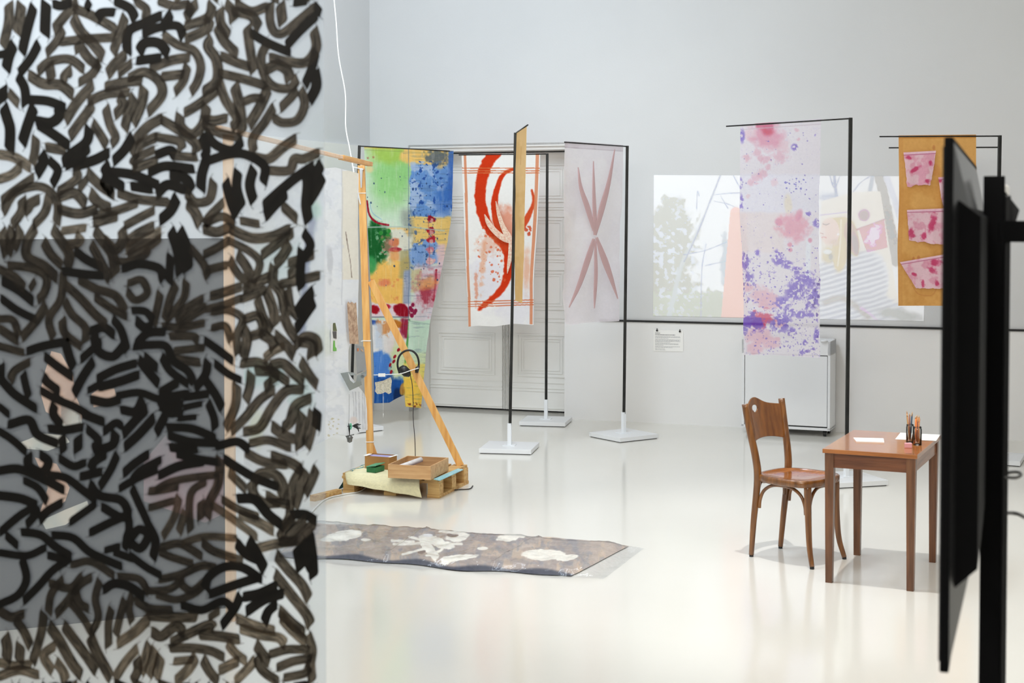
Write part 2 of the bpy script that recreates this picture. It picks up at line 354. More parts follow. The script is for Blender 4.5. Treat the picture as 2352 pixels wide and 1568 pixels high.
# ------------------------------------------------------------------ painting on meshes
_rs = np.random.RandomState(3); LAT = _rs.rand(256, 256)
def vnoise(x, y):
    xi = np.floor(x).astype(int); yi = np.floor(y).astype(int); fx = x-xi; fy = y-yi
    fx = fx*fx*(3-2*fx); fy = fy*fy*(3-2*fy); g = lambda i, j: LAT[i & 255, j & 255]
    return (g(xi, yi)*(1-fx)+g(xi+1, yi)*fx)*(1-fy) + (g(xi, yi+1)*(1-fx)+g(xi+1, yi+1)*fx)*fy
def fbm(x, y, s, o=4, seed=0):
    v = 0; a = 1; t = 0
    for i in range(o):
        v = v + a*vnoise(x/s*2**i + 17.3*seed + 5*i, y/s*2**i + 9.1*seed + 11*i); t += a; a *= 0.55
    return v/t
def ss(a, b, x):
    t = np.clip((x-a)/(b-a), 0, 1); return t*t*(3-2*t)
class Paint:
    """Dye on a fabric, in sRGB while painting."""
    def __init__(s, x, y, base): s.x, s.y = x, y; s.c = np.zeros(x.shape+(3,)) + np.array(base, float)
    def put(s, a, col): a = np.clip(a, 0, 1)[..., None]; s.c = s.c*(1-a) + np.array(col, float)*a
    def blob(s, cx, cy, rx, ry, col, soft=0.35, rag=0.5, op=1.0, ang=0, seed=0, sc=18):
        dx, dy = s.x-cx, s.y-cy; a = math.radians(ang); u = dx*math.cos(a)+dy*math.sin(a); v = -dx*math.sin(a)+dy*math.cos(a)
        d = np.sqrt((u/rx)**2+(v/ry)**2) + (fbm(s.x, s.y, sc, 4, seed)-0.5)*2*rag
        s.put((1-ss(1-soft, 1+soft, d))*op, col)
    def rect(s, x0, y0, x1, y1, col, soft=6, rag=6, op=1.0, seed=0):
        n = (fbm(s.x, s.y, 20, 3, seed)-0.5)*2*rag; m = (fbm(s.x, s.y, 20, 3, seed+5)-0.5)*2*rag
        a = ss(x0-soft, x0+soft, s.x+n)*(1-ss(x1-soft, x1+soft, s.x+n))*ss(y0-soft, y0+soft, s.y+m)*(1-ss(y1-soft, y1+soft, s.y+m))
        s.put(a*op, col)
    def line(s, pts, wd, col, soft=0.8, rag=0, op=1.0, seed=0, w2=None, sc=10):
        P = spline(pts, 6) if len(pts) > 2 else pts
        d = np.full(s.x.shape, 1e9); n = len(P)-1
        for i in range(n):
            ax, ay = P[i][:2]; bx, by = P[i+1][:2]; L = (bx-ax)**2+(by-ay)**2+1e-9
            t = np.clip(((s.x-ax)*(bx-ax)+(s.y-ay)*(by-ay))/L, 0, 1)
            g = (i+t)/n; ww = wd if w2 is None else wd+(w2-wd)*g
            if isinstance(w2, str): ww = wd*np.sin(np.pi*np.clip(g*0.94+0.03, 0, 1))**0.7
            d = np.minimum(d, np.hypot(s.x-ax-t*(bx-ax), s.y-ay-t*(by-ay)) - ww/2)
        if rag: d = d + (fbm(s.x, s.y, sc, 3, seed)-0.5)*2*rag
        s.put((1-ss(-soft, soft, d))*op, col)
    def splat(s, n, x0, y0, x1, y1, r0, r1, col, op=1.0, seed=0, stretch=1.0):
        r = np.random.RandomState(seed)
        for _ in range(n):
            cx, cy, q = r.uniform(x0, x1), r.uniform(y0, y1), r0+(r1-r0)*r.rand()**2
            m = (np.abs(s.x-cx) < q*2+2) & (np.abs(s.y-cy) < q*2*stretch+2)
            if not m.any(): continue
            d = np.hypot(s.x[m]-cx, (s.y[m]-cy)/stretch)/q + (fbm(s.x[m], s.y[m], 4, 2, seed)-0.5)*0.8
            a = ((1-ss(0.75, 1.15, d))*op)[..., None]; s.c[m] = s.c[m]*(1-a)+np.array(col)*a
    def mott(s, thr, sc, col, mask=None, op=1.0, seed=0, soft=0.03, o=4):
        a = ss(thr-soft, thr+soft, fbm(s.x, s.y, sc, o, seed))*op
        if mask is not None: a = a*mask
        s.put(a, col)
    def mask(s, cx, cy, rx, ry, soft=0.5): return 1-ss(1-soft, 1+soft, np.hypot((s.x-cx)/rx, (s.y-cy)/ry))
    def grain(s, amt=3, sc=3, sx=1, sy=1): s.c = s.c + ((fbm(s.x*sx, s.y*sy, sc, 3, 9)-0.5)*2*amt)[..., None]
def lin(c):
    c = np.clip(c, 0, 255)/255; return np.where(c <= 0.04045, c/12.92, ((c+0.055)/1.055)**2.4)
def gridmesh(name, pts, colour, attr='dye'):
    nr, nc = pts.shape[:2]; me = bpy.data.meshes.new(name)
    me.vertices.add(nr*nc); me.vertices.foreach_set('co', pts.astype(np.float32).ravel())
    idx = np.arange(nr*nc).reshape(nr, nc)
    q = np.stack([idx[:-1, :-1], idx[1:, :-1], idx[1:, 1:], idx[:-1, 1:]], -1).reshape(-1, 4)
    me.loops.add(q.size); me.loops.foreach_set('vertex_index', q.ravel().astype(np.int32))
    me.polygons.add(len(q)); me.polygons.foreach_set('loop_start', np.arange(0, q.size, 4, dtype=np.int32)); me.polygons.foreach_set('loop_total', np.full(len(q), 4, dtype=np.int32))
    me.polygons.foreach_set('use_smooth', np.ones(len(q), bool))
    me.update(calc_edges=True)
    if colour is not None:
        ca = me.color_attributes.new(attr, 'FLOAT_COLOR', 'POINT')
        c = np.ones((nr*nc, 4), np.float32); c[:, :3] = lin(colour).reshape(-1, 3); ca.data.foreach_set('color', c.ravel())
    return me
def polyat(pl, t):
    ts = [p[0] for p in pl]; return np.interp(t, ts, [p[1] for p in pl]), np.interp(t, ts, [p[2] for p in pl])
def banner(name, p0, p1, left, right, top, bottom, paint, m, rip=0.02, nfold=3, seed=0, step=1.0, label='', cat='banner', group=None, lift=0.0):
    """Cloth hanging in the vertical plane through p0,p1; left/right edges (t,x,y); top/bottom (s,dy) sag."""
    H = int((left[-1][2]-left[0][2])/step); W_ = max(12, int(abs(right[0][1]-left[0][1])/step))
    t = np.linspace(0, 1, H)[:, None]; s = np.linspace(0, 1, W_)[None, :]
    lx, ly = polyat(left, t); rx, ry = polyat(right, t)
    sm = lambda a: np.convolve(np.pad(a[:, 0], 20, mode='edge'), np.ones(41)/41, 'valid')[:, None]
    lx = sm(lx); rx = sm(rx)
    px = lx*(1-s)+rx*s; py = ly*(1-s)+ry*s
    py = py + np.interp(s, [q[0] for q in bottom], [q[1] for q in bottom])*t**6 + np.interp(s, [q[0] for q in top], [q[1] for q in top])*(1-t)**4
    P0 = np.array([p0[0], p0[1], 0.0]); d = np.array([p1[0]-p0[0], p1[1]-p0[1], 0.0]); d /= np.linalg.norm(d); n = np.array([-d[1], d[0], 0.0])
    if n[1] > 0: n = -n
    r = rays_np(px, py); o = np.array([0, 0, EYE])
    k = ((P0-o)@n)/(r@n); pts = o + r*k[..., None]
    amp = rip*(0.12+0.88*np.minimum(1, t*2.2))
    wv = np.sin((s*nfold + 0.35*np.sin(t*3+seed))*2*np.pi+seed)*0.6 + (fbm(px, py, 70, 3, seed)-0.5)*1.8
    pts = pts + n*((amp*wv)[..., None] + lift)
    p = Paint(px, py, (255, 255, 255)); paint(p, s+0*t, t+0*s)
    me = gridmesh(name, pts, p.c); o = link(name, me, m); org = Vector(pts[0, 0].tolist())
    tag(o, label, cat, group); return o
def wallproj(px, py, off):
    """World points where photo rays meet the back wall, raised by off."""
    n = np.array([E2.x, E2.y, 0.0]); P = np.array([C0.x, C0.y, 0.0]) + n*off
    r = rays_np(px, py); o = np.array([0, 0, EYE]); k = ((P-o)@n)/(r@n); return o + r*k[..., None]

# ------------------------------------------------------------------ video projection on the back wall
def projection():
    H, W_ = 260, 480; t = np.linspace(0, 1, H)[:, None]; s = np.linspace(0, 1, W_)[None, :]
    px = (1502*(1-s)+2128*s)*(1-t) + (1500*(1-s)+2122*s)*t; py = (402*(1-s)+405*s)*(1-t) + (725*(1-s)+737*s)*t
    p = Paint(px, py, (252, 253, 255)); OL = (213, 212, 204)
    for i, (cx, cy, rx, ry) in enumerate([(1545, 480, 30, 30), (1535, 520, 62, 40), (1530, 560, 68, 40), (1525, 600, 62, 40), (1530, 640, 60, 50), (1545, 690, 75, 40)]):
        p.blob(cx, cy, rx, ry, OL, 0.15, 0.55, 1, 0, i, 14)
    p.rect(1490, 668, 1668, 735, (215, 217, 206), 6, 22, 1, 3)
    m = p.mask(1540, 600, 80, 140, 0.4); p.mott(0.62, 9, (238, 243, 255), m, 0.9, 4)
    p.line([(1535, 735), (1565, 610), (1590, 560), (1620, 490), (1655, 402)], 10, (222, 226, 228), 3, 2, 0.9, 2, 3)
    p.line([(1572, 600), (1600, 540), (1630, 465), (1655, 402)], 3, (176, 184, 212), 1.2, 1, 0.8)
    for q in [[(1637, 448), (1670, 444), (1700, 443)], [(1640, 462), (1670, 468), (1698, 480)], [(1655, 450), (1672, 478)], [(1683, 400), (1700, 432)], [(1570, 585), (1620, 575), (1668, 556)], [(1610, 730), (1612, 620), (1622, 560)], [(1620, 610), (1665, 600)], [(1600, 480), (1602, 440), (1606, 450)]]:
        p.line(q, 2, (178, 186, 214), 1.2, 1, 0.75)
    p.blob(1665, 600, 9, 60, (206, 212, 220), 0.4, 0.8, 0.8, 0, 6, 8)
    p.line([(1690, 488), (1690, 735)], 26, (252, 214, 206), 1.5)          # salmon cloth in the film
    sal = (px > 1677-(py-488)*0.085) & (px < 1716) & (py > 488); p.c[sal] = (250, 213, 203)
    # right half: birch trunks, banner, woman in a pale sweater
    for q, wd in [([(1916, 402), (1920, 440), (1922, 470)], 7), ([(1905, 400), (1917, 430), (1930, 402)], 3), ([(1890, 450), (1918, 452), (1950, 470)], 2), ([(1960, 440), (1978, 418), (2004, 402)], 2)]: p.line(q, wd, (200, 204, 222), 1.5, 1.5, 0.9)
    p.blob(1905, 452, 22, 11, (214, 218, 232), 0.5, 0.8, 0.7, 0, 3, 8)
    p.line([(2005, 402), (1998, 440)], 10, (216, 220, 228), 2, 1, 1)
    p.line([(2020, 402), (2034, 470), (2048, 540), (2060, 600)], 24, (212, 210, 208), 2, 3, 1, 5)
    p.line([(2034, 400), (2052, 450), (2068, 500)], 14, (236, 238, 248), 2, 2, 1, 5)
    p.blob(2046, 520, 8, 30, (196, 186, 170), 0.5, 0.9, 0.7, -15, 8, 6)
    cz = (py > 462-(px-1886)*0.28) & (px < 2022+(py-440)*0.16) & (px > 1886) & (py > 440); p.c[cz] = (250, 246, 240)
    p.line([(1884, 494), (1945, 487)], 1.5, (214, 200, 240), 1)
    p.blob(1984, 494, 13, 13, (216, 178, 206), 0.3, 0.2)
    p.line([(1966, 528), (2000, 516), (2030, 505)], 4, (222, 130, 190), 1.5)
    q = (px > 1972+(py-525)*0.35) & (px < 2031+(py-505)*0.12) & (py > 526-(px-1972)*0.32) & (py < 578-(px-2000)*0.25); p.c[q] = (238, 140, 208)
    p.blob(2006, 540, 14, 22, (250, 240, 252), 0.3, 0.9, 1, 30, 4, 9)
    # woman: pale striped sweater, blond hair, face in profile
    p.blob(1925, 672, 58, 90, (246, 247, 250), 0.08, 0.06, 1); p.blob(1980, 655, 58, 82, (244, 246, 250), 0.08, 0.06, 1, 22); p.blob(2020, 710, 62, 34, (240, 242, 246), 0.15, 0.15, 1, 25)
    msk = np.clip((p.mask(1925, 672, 58, 90, .15)+p.mask(1980, 655, 58, 82, .15)+p.mask(2020, 712, 58, 30, .2)), 0, 1)
    wave = 0.5+0.5*np.sin((py+0.30*(px-1920))/1.9+3*fbm(px, py, 40, 2)); p.put(wave*0.75*msk, (212, 213, 222))
    p.blob(1928, 512, 34, 14, (238, 226, 202), 0.2, 0.1); p.blob(1932, 560, 20, 64, (240, 228, 204), 0.12, 0.10, 1, 6); p.blob(1956, 545, 16, 40, (230, 212, 184), 0.15, 0.12, 1, -14); p.blob(1964, 558, 8, 26, (214, 196, 176), 0.3, 0.2, 1, -10)
    p.blob(1906, 532, 22, 31, (250, 232, 225), 0.08, 0.03, 1); p.blob(1890, 534, 7, 12, (252, 240, 235), 0.1, 0.03)
    p.line([(1890, 514), (1898, 516), (1905, 513)], 2.2, (196, 178, 178), 0.8); p.line([(1884, 535), (1891, 537)], 2, (216, 180, 176), 0.8); p.line([(1887, 545), (1893, 544), (1898, 546)], 2.6, (232, 168, 170), 0.8)
    p.blob(1916, 556, 12, 8, (238, 222, 212), 0.5, 0.2, 0.8); p.blob(1925, 538, 3.0, 3.0, (255, 255, 255), 0.2, 0)
    p.line([(1932, 505), (1930, 560), (1924, 610)], 3, (252, 246, 230), 1.5); p.line([(1944, 512), (1946, 560), (1940, 600)], 3, (226, 212, 188), 1.5, 1, 0.7)
    p.blob(1903, 585, 13, 20, (238, 228, 208), 0.4, 0.4, 1); p.blob(1908, 590, 5, 8, (214, 212, 206), 0.4, 0.4); p.blob(1900, 578, 9, 5, (248, 250, 250), 0.3, 0.2)
    p.line([(1896, 694), (1930, 684), (1962, 700), (1995, 728)], 14, (216, 212, 208), 4, 2, 0.8); p.blob(2066, 722, 56, 13, (212, 213, 212), 0.4, 0.4, 1, 10)
    p.line([(1978, 707), (2000, 722), (2014, 735)], 6, (240, 216, 246), 1.5, 0, 0.9, 0, 2)
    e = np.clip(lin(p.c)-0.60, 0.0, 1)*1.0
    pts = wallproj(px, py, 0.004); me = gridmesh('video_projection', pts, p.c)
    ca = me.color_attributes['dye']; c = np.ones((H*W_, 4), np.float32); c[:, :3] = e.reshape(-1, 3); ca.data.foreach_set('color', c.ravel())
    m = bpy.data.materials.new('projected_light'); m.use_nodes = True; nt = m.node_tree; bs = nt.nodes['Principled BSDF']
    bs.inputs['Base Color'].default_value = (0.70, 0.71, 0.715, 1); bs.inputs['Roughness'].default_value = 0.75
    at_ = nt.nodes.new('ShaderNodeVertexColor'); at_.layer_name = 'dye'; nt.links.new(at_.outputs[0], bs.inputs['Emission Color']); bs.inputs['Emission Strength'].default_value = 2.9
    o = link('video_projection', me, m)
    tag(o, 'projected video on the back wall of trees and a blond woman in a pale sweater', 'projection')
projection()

# ------------------------------------------------------------------ banner stands
STANDS = {}
def stand(key, c, rot, top_z, rod_end, label, lean=(0, 0), w=0.43, rodz=None):
    r = thing('banner_stand', (c[0], c[1], 0), rot, label, 'stand', 'steel banner stands on white plates')
    inv = Matrix.Rotation(-rot, 3, 'Z')
    loc = lambda p: inv @ (Vector(p)-Vector((c[0], c[1], 0)))
    B().box((0, 0, 0.024), (w, w, 0.036), bevel=0.003).build('base_plate', M['white_lacquer'], r)
    B().box((0, 0, 0.002), (w-0.02, w-0.02, 0.008)).build('base_foot', M['black_plastic'], r)
    b = B().box((0, 0, 0.045), (0.10, 0.10, 0.006)); b.bar((0, 0, 0.045), (0, 0, 0.225), 0.032, 0.032, bevel=0.002); b.build('sleeve', M['white_metal'], r)
    tp = loc((c[0]+lean[0], c[1]+lean[1], top_z)); k = 0.21/top_z
    B().bar(tp*k+Vector((0, 0, 0.0)), tp, 0.025, 0.025, up=loc((c[0], c[1]+1, 0)), bevel=0.002).build('pole', M['steel_black'], r)
    B().tube([loc((c[0]+lean[0], c[1]+lean[1], top_z-0.006)), loc((rod_end[0], rod_end[1], top_z-0.006))], 0.0055, 8).build('rod', M['steel_black'], r)
    STANDS[key] = (Vector((c[0]+lean[0], c[1]+lean[1], top_z)), Vector((rod_end[0], rod_end[1], top_z))); return r
stand('A', (-1.46, 13.24), math.radians(40), 2.566, (-0.60, 14.18), 'leaning steel stand carrying the multicoloured banner behind the pine frame', lean=(0.09, 0))
stand('B', (-0.02, 12.08), math.radians(-10), 2.612, (0.118, 11.0), 'foremost steel stand with the ochre banner seen edge-on', lean=(0.048, -0.0))
stand('C', (0.317, 13.68), math.radians(-11), 2.515, (-0.50, 13.86), 'steel stand carrying the white banner with red-orange arcs', lean=(0.01, 0))
stand('D', (0.973, 12.78), math.radians(35), 2.54, (0.43, 12.08), 'steel stand carrying the sheer lilac banner with crossed pods', lean=(0.026, 0))
stand('E', (2.42, 10.60), math.radians(17), 2.632, (1.668, 11.48), 'steel stand behind the table carrying the purple-spotted banner', lean=(0.012, 0))
sf = stand('F', (3.80, 11.55), math.radians(-24), 2.56, (2.895, 11.62), 'steel stand behind the black monitor carrying the ochre banner with pink patches', lean=(0.02, 0))
b = B(); q = lambda x, y: Matrix.Rotation(math.radians(24), 3, 'Z') @ (Vector((x, y, 0))-Vector((3.80, 11.55, 0)))
b.tube([q(2.98, 11.66)+Vector((0, 0, 2.468)), q(3.82, 11.59)+Vector((0, 0, 2.468))], 0.0055, 8); b.build('lower_rod', M['steel_black'], sf)

# ------------------------------------------------------------------ the banners
def dir2(k): a, e = STANDS[k]; return a, e
# A: multicoloured
def paintA(p, s, t):
    x, y = p.x, p.y; p.c[:] = (214, 234, 214)
    p.rect(830, 325, 945, 525, (212, 236, 212), 3, 1)
    p.blob(900, 400, 46, 75, (150, 215, 130), 0.5, 0.3, 0.9, 0, 1, 40); p.blob(895, 350, 50, 28, (172, 208, 92), 0.4, 0.3, 0.9, 0, 2, 30)
    p.blob(865, 332, 70, 10, (240, 200, 96), 0.5, 0.3, 0.8)
    p.blob(850, 388, 10, 8, (238, 220, 160), 0.5, 0.3, 0.8)
    p.blob(985, 352, 62, 34, (250, 208, 120), 0.15, 0.3, 1, 0, 4, 25)
    p.rect(942, 378, 1036, 498, (112, 158, 220), 3, 9, 1, 2); p.blob(1010, 372, 30, 12, (248, 206, 120), 0.4, 0.6, 0.8)
    m = ((x > 940) & (x < 1040) & (y > 370) & (y < 500)).astype(float)
    p.mott(0.56, 22, (186, 208, 238), m, 0.8, 6, 0.06); p.mott(0.66, 8, (40, 84, 168), m, 0.9, 8); p.blob(1020, 460, 22, 34, (52, 108, 196), 0.5, 0.4, 0.7)
    p.blob(1005, 360, 26, 18, (70, 92, 118), 0.4, 0.8, 0.75, 0, 3, 7); p.rect(1030, 345, 1046, 460, (66, 116, 202), 3, 3, 0.9)
    # lower right: yellow with blue, carmine
    p.rect(938, 498, 1035, 600, (248, 212, 126), 3, 4); p.rect(920, 480, 946, 620, (150, 158, 150), 8, 6, 0.7)
    p.blob(975, 585, 40, 32, (134, 172, 226), 0.12, 0.6, 1, 0, 9, 16); p.mott(0.66, 7, (50, 90, 150), ((x > 936) & (x < 1000) & (y > 480) & (y < 660)).astype(float), 0.8, 3)
    p.rect(945, 610, 1030, 740, (232, 222, 228), 8, 6); p.rect(938, 620, 968, 668, (214, 204, 156), 4, 6, 0.9)
    p.rect(1004, 560, 1024, 700, (238, 208, 214), 5, 3, 0.9); p.line([(1003, 620), (998, 690)], 4, (170, 30, 52), 1.5, 2)
    p.blob(982, 672, 14, 22, (158, 18, 40), 0.35, 0.8, 0.95, 0, 7, 10); p.blob(988, 665, 36, 40, (206, 110, 128), 0.5, 1.0, 0.55, 0, 17, 7); p.blob(984, 650, 24, 12, (244, 170, 90), 0.5, 0.8, 0.7)
    for i, yy in enumerate((504, 530, 550, 574, 598)):
        p.blob(992-i*0.8, yy, 9.5, 8, ((150, 16, 36), (170, 20, 40), (190, 40, 56), (206, 132, 152), (228, 180, 186))[i], 0.2, 0.7, 1, 0, i, 7); p.blob(992, yy+4, 4, 5, (244, 214, 196), 0.3, 0.8, 0.7, 0, i, 5)
    p.line([(985, 492), (988, 610)], 1.6, (190, 60, 70), 1, 1, 0.6)
    # lower left: dark green, orange
    p.rect(842, 524, 936, 700, (250, 198, 104), 3, 3); p.blob(905, 560, 42, 42, (232, 232, 214), 0.25, 0.5)
    p.blob(862, 560, 34, 48, (20, 98, 42), 0.18, 0.35, 1, 0, 4, 20); p.mott(0.60, 8, (140, 190, 150), p.mask(880, 565, 26, 36), 0.9, 2); p.blob(852, 608, 12, 18, (60, 160, 90), 0.4, 0.4, 0.9)
    for q in ((893, 530), (892, 541), (880, 548), (876, 535)): p.blob(q[0], q[1], 5, 5, (50, 140, 56), 0.2, 0.2)
    p.blob(906, 557, 11, 9, (216, 120, 72), 0.3, 0.6, 0.9); p.blob(907, 573, 12, 5, (168, 24, 44), 0.3, 0.4, 0.95); p.blob(893, 562, 16, 18, (206, 130, 120), 0.3, 1.0, 0.6, 0, 5, 6); p.blob(905, 590, 12, 12, (236, 160, 90), 0.4, 0.7, 0.8)
    p.rect(915, 575, 937, 640, (176, 168, 116), 4, 4, 0.8); p.rect(924, 620, 939, 720, (150, 168, 208), 4, 3, 0.85)
    p.mott(0.56, 14, (236, 140, 88), ((x < 915) & (y > 640) & (y < 705)).astype(float), 0.6, 12, 0.05); p.blob(884, 650, 12, 8, (236, 130, 96), 0.4, 0.5, 0.8)
    # carmine band
    p.rect(845, 697, 938, 728, (236, 218, 224), 3, 5); p.blob(861, 712, 12, 11, (166, 10, 30), 0.2, 0.6); p.blob(922, 712, 16, 16, (150, 10, 32), 0.2, 0.5); p.blob(890, 705, 10, 6, (190, 40, 60), 0.3, 0.7)
    for q in ((946, 700), (944, 712), (950, 718), (940, 707), (953, 713), (944, 724)): p.blob(q[0], q[1], 4.5, 5, (150, 30, 72), 0.2, 0.2)
    # bottom panels
    p.rect(845, 735, 936, 930, (236, 234, 232), 2, 1); p.rect(850, 735, 870, 746, (48, 84, 160), 3, 3); p.blob(884, 752, 18, 18, (222, 150, 86), 0.3, 1.0, 0.9, 0, 3, 8); p.blob(916, 745, 14, 12, (196, 120, 42), 0.3, 0.6)
    p.rect(920, 733, 938, 776, (150, 20, 52), 4, 5, 0.9, 8); p.rect(858, 742, 878, 800, (206, 218, 234), 5, 3, 0.8); p.blob(912, 800, 22, 30, (236, 224, 218), 0.4, 0.4)
    p.blob(872, 845, 42, 38, (80, 134, 212), 0.12, 0.3, 1, 0, 7, 22); p.blob(920, 830, 22, 50, (216, 230, 176), 0.3, 0.4, 0.9); p.rect(845, 868, 938, 935, (28, 84, 160), 6, 8, 1, 2); p.rect(905, 890, 938, 935, (14, 44, 92), 6, 6)
    p.blob(927, 893, 6, 14, (172, 124, 54), 0.2, 0.3, 1, 5); p.line([(938, 735), (932, 840)], 4, (70, 150, 60), 1.5)
    p.mott(0.60, 10, (20, 60, 130), ((y > 840) & (x < 905)).astype(float), 0.5, 4)
    for q in ((918, 803), (909, 819), (907, 830), (897, 838), (899, 854)): p.blob(q[0], q[1], 3.2, 5, (160, 24, 40), 0.2, 0.1, 1, 35)
    p.rect(936, 736, 1000, 840, (210, 236, 214), 3, 2); p.rect(930, 836, 1000, 945, (250, 206, 84), 3, 6); p.rect(930, 832, 985, 866, (238, 232, 140), 8, 6, 0.7)
    p.blob(990, 820, 60, 10, (232, 236, 170), 0.5, 0.3, 0.5); p.splat(16, 932, 924, 968, 934, 1, 3, (150, 70, 30), 1, 3)
    # lines and seams
    p.line([(843, 462), (848, 492), (866, 510), (892, 517)], 5, (156, 16, 40), 1, 0.8); p.line([(850, 466), (856, 488), (878, 504)], 1.6, (150, 196, 216), 1)
    for q in ((845, 363), (858, 361), (854, 375)):
        for a in range(5): p.line([q, (q[0]+3*math.cos(a*1.25), q[1]+3*math.sin(a*1.25))], 0.9, (176, 90, 70), 0.6)
    p.splat(24, 842, 400, 940, 660, 0.7, 2.0, (36, 66, 110), 0.9, 5, 1.5); p.splat(50, 942, 380, 1036, 660, 0.6, 2.4, (36, 66, 120), 0.85, 6, 1.6)
    v = fbm(x*2.2, y*0.18, 6, 3, 4); p.put(ss(0.60, 0.74, v)*0.16, (250, 246, 238)); v = fbm(x*0.2, y*2.0, 6, 3, 7); p.put(ss(0.62, 0.74, v)*0.22*(x > 925), (70, 90, 120))
    p.line([(838, 522), (936, 521), (1020, 530)], 3, (188, 206, 196), 1, 0, 0.8); p.line([(848, 728), (936, 728)], 3, (120, 124, 138), 1, 0, 0.8); p.line([(938, 336), (937, 520), (936, 735)], 1.6, (100, 120, 150), 0.8, 0, 0.7)
    p.line([(936, 737), (1000, 746)], 2, (170, 200, 184), 1)
    p.line([(836, 344), (1042, 354)], 1, (130, 140, 90), 0.7, 0, 0.5); p.grain(5, 4, 1, 0.3); p.grain(4, 2.5, 0.3, 1)
a, e = dir2('A')
banner('painted_banner', a, e, [(0, 836, 335), (0.35, 845, 540), (0.65, 853, 720), (1, 861, 926)], [(0, 1042, 346), (0.25, 1036, 500), (0.42, 1018, 600), (0.65, 990, 740), (1, 967, 937)],
       [(0, 0), (0.5, 1), (1, 0)], [(0, 0), (0.3, -5), (0.655, -26), (0.66, 0), (1, 0)], paintA, cloth('painted_patchwork_cloth', 0.25), 0.02, 1.6, 1, 1.0,
       'long patchwork banner painted green, blue, yellow and carmine, beside the pine frame', 'banner')
# C: red arcs
def paintC(p, s, t):
    p.c[:] = (250, 248, 244); x, y = p.x, p.y; O = (222, 140, 98)
    p.blob(1120, 640, 40, 60, (226, 222, 236), 0.5, 0.5, 0.5); p.blob(1190, 700, 40, 60, (230, 226, 238), 0.5, 0.5, 0.5)
    RD = (214, 58, 20)
    p.line([(1142, 345), (1118, 378), (1103, 430), (1106, 480), (1124, 525), (1158, 562), (1168, 585)], 27, RD, 2, 3, 1, 1, 22)
    p.line([(1182, 386), (1155, 402), (1140, 440), (1136, 480), (1148, 525), (1165, 550)], 6, RD, 1.5, 1.5, 1, 2, 24)
    p.line([(1170, 560), (1166, 620), (1155, 660), (1128, 688), (1102, 710)], 24, RD, 2, 3, 1, 3, 9)
    p.line([(1221, 436), (1226, 462), (1214, 495), (1200, 520)], 4, (218, 84, 44), 1.5, 1.5, 1, 4, 16)
    p.blob(1162, 525, 26, 46, (222, 96, 52), 0.5, 0.6, 0.55, 0, 5, 12); p.blob(1210, 620, 10, 44, (236, 170, 134), 0.5, 0.5, 0.7)
    p.splat(60, 1098, 520, 1160, 650, 1, 4, (222, 96, 56), 0.8, 7); p.splat(10, 1204, 520, 1226, 540, 2, 5, (214, 92, 60), 0.9, 3)
    p.blob(1110, 600, 6, 50, (236, 164, 120), 0.5, 0.9, 0.6, 4, 3, 8); p.blob(1094, 660, 4, 34, (226, 130, 90), 0.5, 0.9, 0.6, 0, 3, 6)
    p.blob(1120, 560, 22, 20, (232, 150, 110), 0.5, 1.0, 0.4, 0, 8, 7)
    xl = 1063+(t*14)+3; sx = (x-(1066+t*11)); p.put((np.abs(sx-2) < 3)*0.85, O); p.put((np.abs(s-0.965) < 0.022)*0.85*(t < 0.995), O)
    for k, c in ((386, 0), (392, 0), (397, 0)): p.put((np.abs(y-k) < 1.3)*0.8, (216, 118, 70))
    for k in (693, 699, 704): p.put((np.abs(y-k+(x-1070)*0.03) < 1.4)*0.85, (218, 120, 76))
    p.grain(3, 3)
a, e = dir2('C')
bc = banner('printed_banner', a, e, [(0, 1060, 354), (0.5, 1068, 550), (1, 1076, 750)], [(0, 1241, 352), (0.35, 1236, 480), (0.7, 1226, 640), (1, 1226, 746)], [(0, 0), (1, 0)], [(0, 0), (0.15, -2), (0.4, 1), (0.7, -4), (1, 0)],
       paintC, cloth('white_cotton', 0.3), 0.02, 1.3, 2, 1.0, 'white banner with red-orange arcs and an orange striped border, in front of the grey door')
# appliqué fingers on it, and on D
def ribbon3(px_pts, widths, plane, off, name, m, parent, lab=None, th=0.006):
    a_, e_ = plane; d = (e_-a_); d.z = 0; d.normalize(); n = Vector((-d.y, d.x, 0))
    if n.y > 0: n = -n
    P = spline([(p[0], p[1], w_) for p, w_ in zip(px_pts, widths)], 6); L, Rr = [], []
    for i in range(len(P)):
        q0 = P[max(i-1, 0)]; q1 = P[min(i+1, len(P)-1)]; tx, ty = q1[0]-q0[0], q1[1]-q0[1]; ln = math.hypot(tx, ty)+1e-6; ww = max(P[i][2], 0.3)/2
        L.append((P[i][0]-ty/ln*ww, P[i][1]+tx/ln*ww)); Rr.append((P[i][0]+ty/ln*ww, P[i][1]-tx/ln*ww))
    V = []; Fc = []
    for i in range(len(P)):
        for q, h in ((L[i], 0), (((L[i][0]+Rr[i][0])/2, (L[i][1]+Rr[i][1])/2), th), (Rr[i], 0)):
            V.append(onplane(q[0], q[1], V3(a_, 0)+n*off, n) + n*h)
    for i in range(len(P)-1):
        for k in range(2): Fc.append((3*i+k, 3*i+k+1, 3*i+3+k+1, 3*i+3+k))
    o = link(name, pymesh(name, V, Fc), m, parent, smooth=True)
    if lab: o['label'] = lab
    return o
M['pod'] = mat('pink_beaded_appliqué', rgb(222, 172, 150), 0.7, col2=rgb(240, 222, 200), scale=60, bump=0.8, bscale=90)
